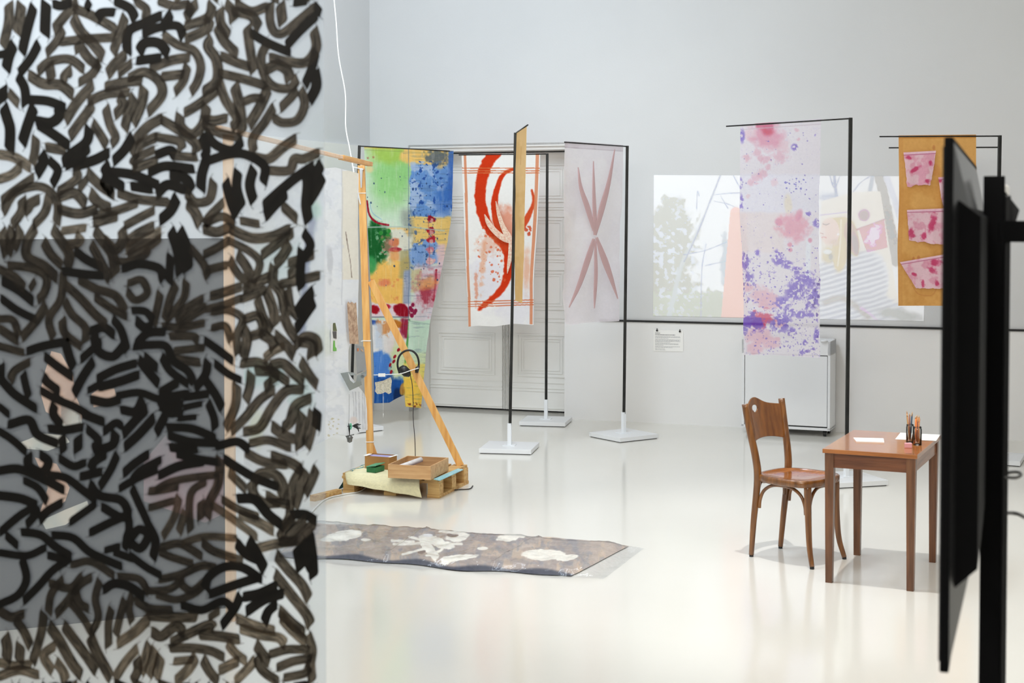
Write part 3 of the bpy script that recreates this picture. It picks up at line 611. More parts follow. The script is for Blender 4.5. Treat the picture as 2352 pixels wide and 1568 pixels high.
for q, wd in (([(1139, 462), (1145, 490), (1155, 520), (1168, 545), (1175, 560)], [2, 8, 11, 15, 6]), ([(1113, 492), (1122, 512), (1138, 532), (1158, 548), (1174, 556)], [2, 11, 13, 13, 6]), ([(1173, 556), (1172, 585), (1168, 610), (1165, 628)], [9, 10, 7, 1])):
    ribbon3(q, wd, STANDS['C'], 0.035, 'applique_pod', M['pod'], bc, 'pink beaded pod sewn on')
# D: sheer lilac
def paintD(p, s, t):
    p.c[:] = (255, 250, 254); p.put(ss(.3, .8, s)*0.35*ss(.2, .9, t), (236, 232, 248)); p.put((t < 0.035)*0.7, (206, 190, 200)); p.put((np.abs(t-0.034) < 0.003)*0.6, (170, 150, 162))
    p.put((s > 0.975)*0.3, (240, 236, 240)); p.mott(0.55, 60, (246, 240, 248), None, 0.5, 3, 0.1); p.grain(3, 3)
a, e = dir2('D')
bd = banner('sheer_banner', a, e, [(0, 1297, 324), (0.3, 1292, 450), (0.45, 1291, 520), (0.7, 1297, 630), (0.97, 1299, 742), (1, 1300, 743)], [(0, 1432, 333), (0.3, 1430, 460), (0.7, 1423, 620), (1, 1420, 737)], [(0, 0), (1, 0)], [(0, 0), (0.1, 4), (0.3, 0), (1, 0)],
       paintD, cloth('sheer_lilac_cloth', 0.6, 0.16), 0.025, 1.5, 4, 1.2, 'sheer pale lilac banner with crossed pink pods, hanging beside the grey door')
M['podfill'] = cloth('sheer_pink_pod', 0.6, 0.12, base=rgb(246, 228, 226)); M['stitch'] = mat('mauve_stitching', rgb(206, 172, 178), 0.8)
PD = [([(1328, 384), (1334, 430), (1350, 478), (1364, 530)], [1, 7, 11, 5]), ([(1363, 370), (1364, 440), (1366, 500), (1366, 540)], [1, 6, 8, 4]), ([(1412, 343), (1398, 420), (1382, 480), (1367, 540)], [1, 8, 12, 5]),
      ([(1364, 548), (1352, 590), (1330, 655), (1307, 706)], [5, 12, 9, 1]), ([(1367, 552), (1369, 620), (1367, 670), (1365, 708)], [4, 7, 6, 1]), ([(1370, 545), (1388, 595), (1404, 640), (1419, 686)], [5, 13, 9, 1])]
for q, wd in PD:
    ribbon3(q, [w_+1.4 for w_ in wd], STANDS['D'], 0.040, 'pod_outline', M['stitch'], bd, th=0.001); ribbon3(q, wd, STANDS['D'], 0.043, 'sheer_pod', M['podfill'], bd, th=0.001)
# B: ochre banner edge-on
def paintB(p, s, t):
    p.c[:] = (240, 200, 140); p.mott(0.52, 30, (228, 184, 118), None, 0.6, 2, 0.1); p.put((np.abs(s-0.5) < 0.05)*(t > .1)*(t < .2)*0.3, (190, 130, 80)); p.grain(6, 6, 1, .2)
a, e = dir2('B')
banner('edge_on_banner', a, e, [(0, 1187, 302), (0.3, 1183, 420), (0.6, 1183, 540), (1, 1183, 690)], [(0, 1210, 288), (0.3, 1207, 420), (0.6, 1203, 560), (1, 1200, 696)], [(0, 0), (1, 0)], [(0, 0), (1, 0)],
       paintB, cloth('ochre_cotton_edge', 0.45), 0.006, 1.5, 1, 1.5, 'narrow ochre banner seen nearly edge-on before the red-arc banner')
# E: purple spotted
def paintE(p, s, t):
    x, y = p.x, p.y; p.c[:] = (236, 230, 238); PK = (226, 150, 176); PU = (138, 116, 206)
    p.rect(1695, 488, 1800, 580, (236, 222, 222), 6, 4, 0.6); p.rect(1690, 400, 1890, 486, (232, 232, 246), 4, 2, 0.6); p.rect(1850, 540, 1862, 640, (240, 244, 252), 3, 3, 0.8); p.blob(1810, 470, 8, 22, (236, 226, 208), 0.4, 0.2, 0.8)  # projection glowing through from behind, painted into the muslin's colour
    p.blob(1760, 312, 36, 34, PK, 0.4, 0.5, 0.8, 0, 1, 16); p.blob(1763, 300, 14, 12, (206, 60, 92), 0.5, 0.5, 0.8); p.rect(1735, 282, 1778, 296, (214, 104, 140), 4, 5, 0.9)
    for i, q in enumerate(((1740, 350, 8), (1746, 364, 7), (1760, 366, 10), (1765, 384, 6), (1792, 360, 16), (1752, 400, 11), (1738, 408, 12), (1716, 362, 9), (1830, 300, 5), (1834, 320, 4), (1722, 420, 8), (1780, 418, 8), (1716, 452, 6), (1800, 335, 14), (1720, 305, 14))):
        p.blob(q[0], q[1], q[2], q[2]*.9, (228, 172, 192) if i < 11 else (234, 198, 210), 0.5, 0.9, 0.6, 0, i, 7)
    p.blob(1822, 522, 32, 30, (232, 160, 180), 0.45, 0.6, 0.8, 0, 3, 12); p.blob(1832, 495, 7, 13, PK, 0.4, 0.4, 0.7, 25)
    for q in ((1812, 562, 5), (1813, 574, 5), (1860, 552, 6), (1790, 510, 8)): p.blob(q[0], q[1], q[2], q[2], PK, 0.4, 0.3, 0.8)
    for i, q in enumerate(((1748, 680, 24, 22), (1770, 692, 20, 14), (1740, 770, 26, 20), (1765, 785, 20, 14), (1735, 800, 18, 12), (1790, 742, 12, 10), (1783, 778, 6, 5), (1720, 660, 10, 10))): p.blob(q[0], q[1], q[2], q[3], (230, 184, 200), 0.4, 0.6, 0.8, 0, i+4, 12)
    p.blob(1750, 732, 26, 18, (206, 70, 110), 0.35, 0.9, 0.9, 0, 5, 10); p.blob(1735, 738, 22, 16, (112, 70, 190), 0.3, 1.1, 0.9, 0, 15, 9)
    for i, q in enumerate(((1714, 600, 9, 18), (1724, 636, 8, 10), (1788, 598, 11, 9), (1806, 607, 9, 8), (1830, 620, 11, 7), (1842, 648, 24, 15), (1826, 670, 20, 16), (1856, 640, 14, 12), (1870, 682, 16, 20), (1795, 696, 14, 12), (1812, 716, 11, 11), (1792, 740, 20, 19), (1838, 722, 16, 7), (1863, 724, 8, 5), (1858, 704, 8, 7), (1704, 312, 5, 12), (1702, 465, 4, 14), (1700, 420, 4, 9), (1826, 338, 6, 6), (1872, 308, 3, 4), (1712, 756, 8, 9), (1878, 770, 5, 14), (1818, 762, 10, 8), (1852, 786, 6, 5), (1850, 808, 10, 6), (1868, 802, 5, 4), (1742, 580, 6, 5), (1784, 584, 6, 8), (1876, 512, 8, 8), (1854, 492, 6, 5))):
        mk = p.mask(q[0], q[1], q[2]*1.25, q[3]*1.25, 0.45); p.put(mk**0.8*ss(0.36, 0.50, fbm(x, y, 6, 4, i+2)-0.16+0.16*mk)*0.95, PU)
    msk = ss(560, 640, y)*0.9+0.1; p.mott(0.70, 5, PU, msk, 0.7, 21, 0.02); p.splat(150, 1700, 560, 1888, 810, 0.8, 2.6, (120, 100, 196), 0.8, 9); p.splat(70, 1700, 300, 1888, 560, 0.7, 2.0, (120, 104, 190), 0.7, 10)
    p.splat(40, 1700, 580, 1720, 760, 0.8, 2.4, (110, 90, 180), 0.8, 12, 1.5); p.splat(22, 1870, 640, 1886, 812, 0.8, 3.0, (110, 84, 170), 0.9, 13, 1.6); p.splat(26, 1805, 410, 1850, 440, 0.8, 3, (110, 104, 196), 0.8, 14)
    p.put((np.abs(t-0.022) < 0.0016)*0.6, (206, 190, 202)); p.grain(4, 3)
a, e = dir2('E')
banner('spotted_banner', a, e, [(0, 1701, 286), (0.25, 1699, 420), (0.42, 1697, 480), (0.55, 1704, 570), (0.8, 1710, 700), (1, 1710, 813)], [(0, 1886, 272), (0.15, 1883, 360), (0.4, 1881, 490), (0.68, 1884, 630), (0.72, 1887, 650), (0.78, 1884, 690), (1, 1885, 822)], [(0, 0), (0.5, 0), (1, 0)],
       [(0, 2), (0.4, -1), (1, 0)], paintE, cloth('dyed_muslin', 0.45, 0.14), 0.016, 1.3, 5, 1.0, 'white muslin banner stained with pink blots and purple spots, in front of the white cabinet')
# F: ochre with patches
def paintF(p, s, t):
    p.c[:] = (222, 168, 98); p.mott(0.52, 50, (208, 150, 80), None, 0.7, 2, 0.1); p.put((t < 0.02)*0.6, (196, 132, 62)); p.put((s < 0.06)*0.4, (206, 146, 80))
    for q in ((2110, 598), (2098, 600), (2145, 344)): p.blob(q[0], q[1]-5, 3.5, 6, (200, 130, 76), 0.3, 0.2, 0.7)
    p.line([(2095, 655), (2110, 675), (2140, 678), (2152, 662)], 1.5, (196, 126, 74), 1.2, 0, 0.6); p.blob(2150, 390, 10, 14, (206, 138, 80), 0.4, 0.5, 0.5); p.grain(5, 5)
a, e = dir2('F')
bf = banner('ochre_banner', a, e, [(0, 2064, 311), (0.4, 2065, 460), (0.6, 2061, 560), (1, 2063, 702)], [(0, 2242, 309), (0.2, 2242, 390), (0.5, 2244, 520), (1, 2240, 702)], [(0, 0), (1, 0)], [(0, 0), (1, 0)], paintF, cloth('ochre_cotton', 0.25), 0.012, 1.2, 3, 1.2,
            'ochre banner with torn pink cloth patches, half hidden by the black monitor')
def patch(poly, seed, mottles):
    a_, e_ = STANDS['F']; d = e_-a_; d.z = 0; d.normalize(); n = Vector((-d.y, d.x, 0)); n = -n if n.y > 0 else n
    TL, TR, BR, BL = poly; H, W_ = 70, 80; t = np.linspace(0, 1, H)[:, None]; s = np.linspace(0, 1, W_)[None, :]
    px = (TL[0]*(1-s)+TR[0]*s)*(1-t)+(BL[0]*(1-s)+BR[0]*s)*t; py = (TL[1]*(1-s)+TR[1]*s)*(1-t)+(BL[1]*(1-s)+BR[1]*s)*t
    px = px + (fbm(py, px*0, 14, 3, seed)-0.5)*7*np.abs(2*s-1)*t; py = py + (fbm(px, py*0, 10, 3, seed+2)-0.5)*8*t**3
    p = Paint(px, py, (232, 196, 206)); p.mott(0.52, 18, (220, 150, 172), None, 0.7, seed, 0.08)
    for q in mottles: p.blob(q[0], q[1], q[2], q[3], (192, 44, 92), 0.5, 0.9, 0.75, q[4], seed, 8)
    p.put((t < 0.07)*0.75*np.ones_like(s), (236, 200, 214)); p.put(np.abs(t-0.08) < 0.012, (196, 120, 150)); p.grain(6, 3)
    nn = np.array(n[:]); r = rays_np(px, py); o = np.array([0, 0, EYE]); P0 = np.array([a_[0], a_[1], 0])+nn*0.022
    k = ((P0-o)@nn)/(r@nn); pts = o+r*k[..., None] + nn*(0.006*np.sin(s*9+seed)*t)[..., None]
    o_ = link('cloth_patch', gridmesh('cloth_patch', pts, p.c), M['patch'], bf); o_['label'] = 'torn pink stained patch'
M['patch'] = cloth('pink_patch_cloth', 0.1)
patch([(2075, 350), (2150, 346), (2139, 424), (2085, 428)], 1, [(2090, 364, 8, 5, 0), (2103, 388, 13, 4, -35), (2131, 416, 6, 6, 0), (2138, 375, 4, 6, 0)])
patch([(2083, 482), (2178, 478), (2172, 563), (2088, 552)], 2, [(2093, 536, 8, 12, 30), (2140, 515, 7, 24, 20), (2122, 542, 7, 7, 0)])
patch([(2067, 602), (2180, 582), (2176, 662), (2104, 662)], 3, [(2148, 604, 16, 7, 0), (2143, 620, 9, 8, 40), (2110, 596, 6, 3, 0), (2100, 630, 6, 3, 30), (2120, 650, 3, 9, 0), (2152, 650, 4, 6, 0)])
patch([(2155, 407), (2243, 401), (2232, 470), (2166, 474)], 4, [(2159, 412, 5, 6, 0), (2238, 404, 8, 4, 0)])

# ------------------------------------------------------------------ white rolling cabinet
cl, cr = Vector((2.05, 13.09)), Vector((2.775, 12.80)); cw = (cr-cl).length; cth = math.atan2(cr.y-cl.y, cr.x-cl.x)
cab = thing('rolling_cabinet', ((cl.x+cr.x)/2, (cl.y+cr.y)/2, 0), cth, 'white rolling cabinet with one flat door, standing behind the wooden chair', 'cabinet')
CH = 0.835; D_ = 0.30
b = B(); b.box((0, D_/2, 0.055+0.011), (cw, D_, 0.022)); b.box((0, D_/2, CH-0.06), (cw, D_, 0.12)); b.box((-cw/2+0.011, D_/2, 0.45), (0.022, D_, 0.78)); b.box((cw/2-0.011, D_/2, 0.45), (0.022, D_, 0.78)); b.box((0, D_-0.01, 0.45), (cw, 0.02, 0.78))
b.build('body', M['white_lacquer'], cab)
B().box((0, 0.004+0.012, 0.398), (cw-0.054, 0.022, 0.618), bevel=0.001).build('door', M['white_lacquer'], cab)
B().box((0, 0.035, 0.398), (cw-0.03, 0.006, 0.64)).build('door_gap', M['black_strip'], cab)
for x in (-cw/2+0.05, cw/2-0.05):
    for y in (0.05, D_-0.05):
        b = B(); b.tube([(x-0.013, y, 0.025), (x+0.013, y, 0.025)], 0.025, 14); b.box((x, y+0.012, 0.045), (0.036, 0.045, 0.024)); b.build('castor', M['black_plastic'], cab)
t0 = thing('small_disc_device', (cl.x+0.57*(cr.x-cl.x)/1+0.05, cl.y+0.66*(cr.y-cl.y)+0.12, CH), cth, 'small round white device lying on top of the white cabinet', 'device')
t0.location = V3(onz(1893, 782, CH+0.01), CH)
b = B(); b.lathe([(0.0, 0), (0.030, 0), (0.034, 0.006), (0.030, 0.014), (0.0, 0.016)]); b.build('shell', M['pearl'], t0)

# ------------------------------------------------------------------ label on the wall
def wp(px, py, off=0.01): return Vector(wallproj(np.array(px, float), np.array(py, float), off).tolist())
lab = thing('wall_text_sheet', wp(1535, 808), 0, 'white printed text sheet clipped to the wall under the projection', 'sheet')
lo = lab.location.copy()
q4 = lambda x0, y0, x1, y1, off: [wp(x0, y0, off)-lo, wp(x1, y0+(x1-x0)*0.03, off)-lo, wp(x1, y1+(x1-x0)*0.02, off)-lo, wp(x0, y1, off)-lo]
B().poly(q4(1501, 757, 1569, 806, 0.012), q4(1501, 757, 1569, 806, 0.015)).build('paper_sheet', M['paper'], lab)
rr = random.Random(4); b1, b2 = B(), B(); y = 0
rows = [(764, 516, 0), (767.5, 551, 0)] + [(771.5+i*2.0, e_, 1) for i, e_ in enumerate((562, 563, 535))] + [(778.7+i*2.0, e_, 1) for i, e_ in enumerate((563, 560, 563, 540))] + [(787.6+i*2.0, e_, 1) for i, e_ in enumerate((558, 558, 524))] + [(794.6+i*2, e_, 1) for i, e_ in enumerate((562, 545))] + [(800, 527, 1), (802.5, 529, 1)]
for yy, xe, kk in rows:
    x = 1505.0; xe = xe + 1000
    while x < xe:
        L_ = min(rr.uniform(1.4, 5), xe-x)
        if L_ > 0.4: (b1 if kk == 0 else b2).poly(q4(x, yy+(x-1505)*0.028, x+L_, yy+(x-1505)*0.028+(1.3 if kk == 0 else 0.8), 0.0152), q4(x, yy+(x-1505)*0.028, x+L_, yy+(x-1505)*0.028+(1.3 if kk == 0 else 0.8), 0.0156))
        x += L_+0.7
tag(b1.build('heading_print', M['ink_dark'], lab), kind='stuff'); tag(b2.build('body_print', M['ink'], lab), kind='stuff')
for x in (1509, 1561.5):
    yy = 759+(x-1509)*0.04; b = B(); b.poly(q4(x-2.2, yy-1.5, x+2.2, yy+1.5, 0.010), q4(x-2.2, yy-1.5, x+2.2, yy+1.5, 0.024)); b.poly(q4(x-1, yy-5, x+1, yy-1.5, 0.012), q4(x-1, yy-5, x+1, yy-1.5, 0.016)); b.build('binder_clip', M['black_plastic'], lab)

# ------------------------------------------------------------------ table
tb = thing('wooden_table', (2.002, 7.895, 0), math.radians(-25), 'small brown wooden table with tapered legs, pencils and papers on top', 'table'); TH = 0.705
TW, TD = 0.485, 0.765
B().box((0, 0, TH-0.011), (TW, TD, 0.022), bevel=0.002).build('tabletop', M['table_top'], tb)
lx, ly = TW/2-0.034, TD/2-0.034
for sx in (-1, 1):
    for sy in (-1, 1):
        b = B(); c = (sx*lx, sy*ly); t_, f_ = 0.0235, 0.0175; o_ = 0.005
        fx, fy = c[0]+sx*o_*0, c[1]
        bot = [(fx-f_, fy-f_, 0), (fx+f_, fy-f_, 0), (fx+f_, fy+f_, 0), (fx-f_, fy+f_, 0)]; top = [(c[0]-t_, c[1]-t_, TH-0.022), (c[0]+t_, c[1]-t_, TH-0.022), (c[0]+t_, c[1]+t_, TH-0.022), (c[0]-t_, c[1]+t_, TH-0.022)]
        b.poly(bot, top); b.build('leg', M['table_wood'], tb)
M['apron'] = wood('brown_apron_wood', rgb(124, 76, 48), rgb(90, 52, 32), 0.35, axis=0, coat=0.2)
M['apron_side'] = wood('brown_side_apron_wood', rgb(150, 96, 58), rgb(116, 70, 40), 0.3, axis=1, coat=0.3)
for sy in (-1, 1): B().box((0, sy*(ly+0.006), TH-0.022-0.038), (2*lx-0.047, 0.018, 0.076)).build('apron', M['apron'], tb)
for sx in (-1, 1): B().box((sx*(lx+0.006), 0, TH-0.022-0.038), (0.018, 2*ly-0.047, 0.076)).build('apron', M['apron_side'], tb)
TI = math.radians(-25)
def ontable(px, py): return onz(px, py, TH)
# folded paper and sheets
def slab(name, corners, z0, th, m, label, cat, group=None, parent=None):
    o = Vector((sum(c.x for c in corners)/4, sum(c.y for c in corners)/4, z0)); r = bpy.data.objects.new(name, None) if False else None
    b = B().poly([V3(c-o, 0) for c in corners], [V3(c-o, th) for c in corners]); ob = b.build(name, m, parent, loc=o if parent is None else o-parent.location)
    if parent is None: tag(ob, label, cat, group)
    return ob
slab('folded_paper', [ontable(1968, 1015.5), ontable(2031, 1017.5), ontable(2035, 1013), ontable(2030, 1008.5)][:0] + [ontable(1967, 1015.5), ontable(2031, 1017.5), ontable(2029, 1008.5), ontable(1960, 1007)], TH, 0.006, M['paper'], 'folded white paper lying on the near left of the table', 'paper')
for k, (c, lb_) in enumerate((([ontable(2056, 1009), ontable(2103, 1011), ontable(2112, 996), ontable(2068, 994)], 'white paper sheet behind the pencil jars on the table'), ([ontable(2112, 1011.5), ontable(2150, 1013), ontable(2160, 999), ontable(2118, 997)], 'printed white paper sheet at the far corner of the table'))):
    s_ = slab('paper_sheet', c, TH+0.0005+k*0.001, 0.0012, M['paper'], lb_, 'paper')
    b = B(); o = s_.location
    for i in range(2):
        f = 0.3+0.35*i; pA = c[0].lerp(c[3], f)-o; pB = c[1].lerp(c[2], f)-o; p0 = pA.lerp(pB, 0.06); p1 = pA.lerp(pB, 0.9); b.bar(V3(p0, 0.0014), V3(p1, 0.0014), 0.003, 0.0004)
    tag(b.build('faint_print', M['ink'], s_), kind='stuff')
# jars with pencils
def jar(px, py, r, h, label):
    c = ontable(px, py); t = thing('glass_jar', (c.x, c.y, TH), 0, label, 'jar', None)
    B().lathe([(0.0, 0.001), (r, 0.001), (r, h*0.86), (r*0.9, h*0.9), (r*0.9, h), (r*0.84, h), (r*0.84, h*0.9), (r*0.93, h*0.85), (r*0.93, 0.006), (0.0, 0.006)], n=28).build('glass_body', M['glass'], t)
    B().lathe([(r*0.92, h*0.93), (r*0.955, h*0.94), (r*0.955, h*0.955), (r*0.92, h*0.965)], n=28).build('rim', M['glass'], t)
    return c
def pencil(base, tip, r, m, label, group):
    a_, b_ = Vector(base), Vector(tip); d = (b_-a_).normalized(); L_ = (b_-a_).length
    bb = B().tube([Vector((0, 0, 0)), d*(L_-0.014)], r, 6, 0); bb.tube([d*(L_-0.014), d*L_], [r, 0.0007], 6, 1); o = bb.build('pencil', [m, M['pencil_tip']], loc=a_); tag(o, label, 'pencil', group)
j1 = jar(2090, 1016.5, 0.0205, 0.100, 'narrow glass jar of brushes and dark pencils, left of the fuller jar')
j2 = jar(2107, 1021.5, 0.0225, 0.098, 'glass jar packed with orange and natural pencils at the table edge')
rr = random.Random(2)
mats1 = [('pencil_olive', 'olive pencil leaning left in the narrow jar'), ('pencil_dark', None), ('pencil_brown', None), ('pencil_natural', None), ('pencil_dark', None), ('pencil_brown', None), ('pencil_natural', None)]
for i, (k, lb_) in enumerate(mats1):
    a_ = rr.uniform(0, 6.28); rb = rr.uniform(0.002, 0.013); ta = a_ + rr.uniform(-.5, .5) if i else 3.14
    L_ = rr.uniform(0.14, 0.175) if i else 0.155
    tx, ty = (0.018*math.cos(ta), 0.015*math.sin(ta))
    pencil((j1.x+rb*math.cos(a_)*(-0.3 if i == 0 else 0.6), j1.y+rb*math.sin(a_), TH+0.007), (j1.x+tx, j1.y+ty, TH+L_), 0.0034, M[k], lb_ or 'pencil or brush bundled in the narrow glass jar', 'pencils in the narrow jar')
for i in range(12):
    k = ('pencil_orange', 'pencil_natural', 'pencil_natural', 'pencil_brown')[i % 4]; a_ = i*2.4; rb = 0.014*math.sqrt((i+0.5)/12)
    pencil((j2.x+rb*math.cos(a_), j2.y+rb*math.sin(a_), TH+0.007), (j2.x+0.8*rb*math.cos(a_)+0.001*math.cos(i), j2.y+0.8*rb*math.sin(a_), TH+0.148+0.012*math.sin(i*1.7)), 0.0034, M[k], 'pencil standing upright in the packed glass jar', 'pencils in the packed jar')
for i, o2 in enumerate((0.0, 0.009)):
    bs = ontable(2096+i*4, 1019); pencil((j2.x-0.019+o2, j2.y-0.008, TH+0.007), (j2.x+0.000+o2*1.2, j2.y-0.004, TH+0.142+0.006*i), 0.0036, M['pencil_orange'], 'bright orange pencil leaning across the packed jar', 'orange pencils leaning in the packed jar')
er = ontable(2087.5, 1029); tag(B().box((0, 0, 0.013), (0.038, 0.022, 0.026), rz=math.radians(-12), bevel=0.003).build('pink_eraser', M['pink_eraser'], loc=(er.x, er.y+0.012, TH)), 'pink eraser block in front of the jars', 'eraser')

# ------------------------------------------------------------------ bentwood chair
cy_ = math.radians(-45)
CHX, CHY = 1.600, 8.215
ch = thing('bentwood_chair', (CHX, CHY, 0), math.radians(46), 'brown bentwood chair with a holed plywood backrest, facing the small table', 'chair')
# local x = lateral (towards the far side), local -y = forward
def cp(x, y, z): return Vector((x, -y, z))
for sx in (-1, 1):
    P = spline([cp(sx*0.146, -0.205, 0.012), cp(sx*0.150, -0.188, 0.2), cp(sx*0.152, -0.162, 0.44), cp(sx*0.160, -0.168, 0.56), cp(sx*0.175, -0.205, 0.74), cp(sx*0.182, -0.228, 0.865)], 6)
    n = len(P); rad = [0.0145+0.0075*min(1, i/n*2.2) - 0.006*max(0, (i/n-0.5)) for i in range(n)]
    B().tube(P, rad, 12).build('rear_leg', M['chair_wood'], ch)
    B().lathe([(0.0, 0), (0.012, 0), (0.012, 0.014), (0, 0.014)], c=tuple(cp(sx*0.146, -0.205, 0))).build('foot_cap', M['black_plastic'], ch)
    P = spline([cp(sx*0.165, 0.205, 0.012), cp(sx*0.150, 0.178, 0.12), cp(sx*0.143, 0.165, 0.28), cp(sx*0.143, 0.160, 0.45)], 6)
    n = len(P); B().tube(P, [0.0135+0.008*(i/(n-1)) for i in range(n)], 12).build('front_leg', M['chair_wood'], ch)
    B().lathe([(0.0, 0), (0.012, 0), (0.012, 0.014), (0, 0.014)], c=tuple(cp(sx*0.165, 0.205, 0))).build('foot_cap', M['black_plastic'], ch)
# seat: rounded trapezoid with raised rim
def seat_outline(k, n=48):
    out = []
    for i in range(n):
        a_ = 2*math.pi*i/n; c_, s_ = math.cos(a_), math.sin(a_); e_ = 0.62
        x = math.copysign(abs(c_)**e_, c_)*0.200*k; y = math.copysign(abs(s_)**e_, s_)*0.200*k + 0.005
        x *= 1 + 0.35*(y-0.0)
        out.append((x, y))
    return out
b = B(); rings = []
for k, z in ((0.96, 0.436), (1.0, 0.442), (1.0, 0.470), (0.965, 0.476), (0.885, 0.475), (0.875, 0.471), (0.5, 0.466), (0.02, 0.465)):
    rings.append([b.bm.verts.new(cp(x, y, z)) for x, y in seat_outline(k)])
for i in range(len(rings)-1):
    for j in range(48):
        f = b.bm.faces.new((rings[i][j], rings[i][(j+1) % 48], rings[i+1][(j+1) % 48], rings[i+1][j])); f.smooth = True; f.material_index = 1 if i >= 4 else 0
b.bm.faces.new(rings[0][::-1]); b.build('seat', [M['chair_wood'], M['chair_seat']], ch)
def arch(p, q, zlo, zhi, inset=0.0):
    p, q = Vector(p), Vector(q); m_ = (p+q)/2; pts = []
    for f, z in ((0, zlo), (0.02, zlo+0.05), (0.10, zlo+0.10), (0.27, zhi-0.008), (0.5, zhi), (0.73, zhi-0.008), (0.90, zlo+0.10), (0.98, zlo+0.05), (1, zlo)):
        v = p.lerp(q, f); pts.append(Vector((v.x, v.y, z)))
    return spline(pts, 5)
B().tube(arch(cp(-0.150, -0.150, 0), cp(-0.143, 0.148, 0), 0.285, 0.427), 0.0095, 10).build('side_arch', M['chair_wood'], ch)
B().tube(arch(cp(0.150, -0.150, 0), cp(0.143, 0.148, 0), 0.285, 0.427), 0.0095, 10).build('side_arch', M['chair_wood'], ch)
B().tube(arch(cp(-0.128, 0.162, 0), cp(0.128, 0.162, 0), 0.285, 0.427), 0.0095, 10).build('front_arch', M['chair_wood'], ch)
B().tube(arch(cp(-0.134, -0.172, 0), cp(0.134, -0.172, 0), 0.32, 0.427), 0.0095, 10).build('rear_arch', M['chair_wood'], ch)
# backrest plywood with kidney hole (grid with cut-out)
def backrest():
    NX, NZ = 64, 44; hx, hz, rx, rz = -0.060, 0.826, 0.036, 0.021
    def top(u): return 0.846 + 0.044*math.exp(-((u+0.055)/0.085)**2) - 0.010*(abs(u)/0.17)**2
    def botm(u): return 0.640 + 0.022*(1-(u/0.17)**2)
    def yb(u, z):
        lean = -0.168-(z-0.56)*0.205; return lean - 0.035*(1-(u/0.175)**2)+0.004
    vs = {}; V = []; keep = []
    for i in range(NX+1):
        u = -0.168+0.336*i/NX
        for j in range(NZ+1):
            z = botm(u)+(top(u)-botm(u))*j/NZ; V.append((u, z))
    def hole(u, z): return ((u-hx)/rx)**2+((z-hz-0.12*abs(u-hx))/rz)**2
    W_ = []
    for u, z in V:
        h = hole(u, z)
        if 0.55 < h < 1.0: k = 1/math.sqrt(h); u, z = hx+(u-hx)*k, hz+(z-hz)*k
        W_.append((u, z, h))
    Fc = []
    for i in range(NX):
        for j in range(NZ):
            q = [i*(NZ+1)+j, (i+1)*(NZ+1)+j, (i+1)*(NZ+1)+j+1, i*(NZ+1)+j+1]
            if sum(W_[k][2] for k in q)/4 > 0.8: Fc.append(q)
    me = pymesh('backrest', [cp(u, yb(u, z), z) for u, z, _ in W_], Fc); o = link('backrest', me, M['chair_back'], ch, smooth=True)
    md = o.modifiers.new('thick', 'SOLIDIFY'); md.thickness = 0.009; md.offset = 0
M['chair_back'] = wood('plywood_back', rgb(142, 88, 38), rgb(104, 60, 22), 0.25, scale=2.0, axis=2, coat=0.5)
backrest()

# ------------------------------------------------------------------ pallet with its load
PX, PY = -0.50, 9.985; PA = math.radians(-17.8); U = Vector((math.cos(PA), math.sin(PA))); Wv = Vector((-math.sin(PA), math.cos(PA)))
PW, PD_ = 0.72, 0.60
pc = Vector((PX, PY)) - U*(PW/2) + Wv*(PD_/2)
pal = thing('wooden_pallet', (pc.x, pc.y, 0), PA, 'raw wooden pallet on the floor carrying boxes and the pine frame foot', 'pallet')
for x in (-PW/2+0.05, 0, PW/2-0.05): pass
for y in (-PD_/2+0.045, 0, PD_/2-0.045):
    for x in (-PW/2+0.05, 0.0, PW/2-0.04):
        B().box((x, y, 0.022+0.039), (0.085, 0.085, 0.078), bevel=0.002).build('block', M['pine_raw'], pal)
for x in (-PW/2+0.05, 0.0, PW/2-0.04): B().box((x, 0, 0.011), (0.09, PD_, 0.022), bevel=0.001).build('bottom_board', M['pine_raw'], pal)
for y in (-PD_/2+0.045, 0, PD_/2-0.045): B().box((0, y, 0.108), (PW, 0.09, 0.018), bevel=0.001).build('cross_board', M['pine_raw'], pal)
for k in range(6):
    x = -PW/2+0.055+k*(PW-0.11)/5; B().box((x, 0, 0.127), (0.098, PD_, 0.020), bevel=0.001).build('deck_board', M['pine_raw'], pal)
PZ = 0.137
def pl(x, y, z=PZ): v = pc + U*x + Wv*y; return Vector((v.x, v.y, z))
# woven mat draped over the front edge
V = []; Fc = []; N1, N2 = 40, 46
for i in range(N1):
    s_ = i/(N1-1); x = -PW/2+0.03 + s_*0.555
    for j in range(N2):
        t_ = j/(N2-1)
        if t_ < 0.5: y = PD_/2-0.06 - (t_/0.5)*(PD_-0.06); z = PZ+0.005
        else:
            g = (t_-0.5)/0.5; drop = 0.075+0.055*s_ ; y = -PD_/2 - 0.012-0.05*math.sin(min(g*1.4, 1)*math.pi/2)*(0.5+0.5*s_) ; z = PZ+0.005 - g*drop
            y += 0.0; x_ = x
        xx = x + (0.035*s_*((t_-0.5)/0.5) if t_ > 0.5 else 0)+(0.03*(1-s_)*((t_-0.5)/0.5) if t_ > 0.5 else 0)
        V.append((xx, y, z + 0.002*math.sin(s_*20+t_*4)))
for i in range(N1-1):
    for j in range(N2-1): Fc.append((i*N2+j, (i+1)*N2+j, (i+1)*N2+j+1, i*N2+j+1))
o = link('woven_mat', pymesh('woven_mat', V, Fc), M['straw'], loc=(pc.x, pc.y, 0), rz=PA, smooth=True); md = o.modifiers.new('t', 'SOLIDIFY'); md.thickness = 0.003; md.offset = 1
tag(o, 'cream woven mat draped over the front edge of the pallet', 'mat')
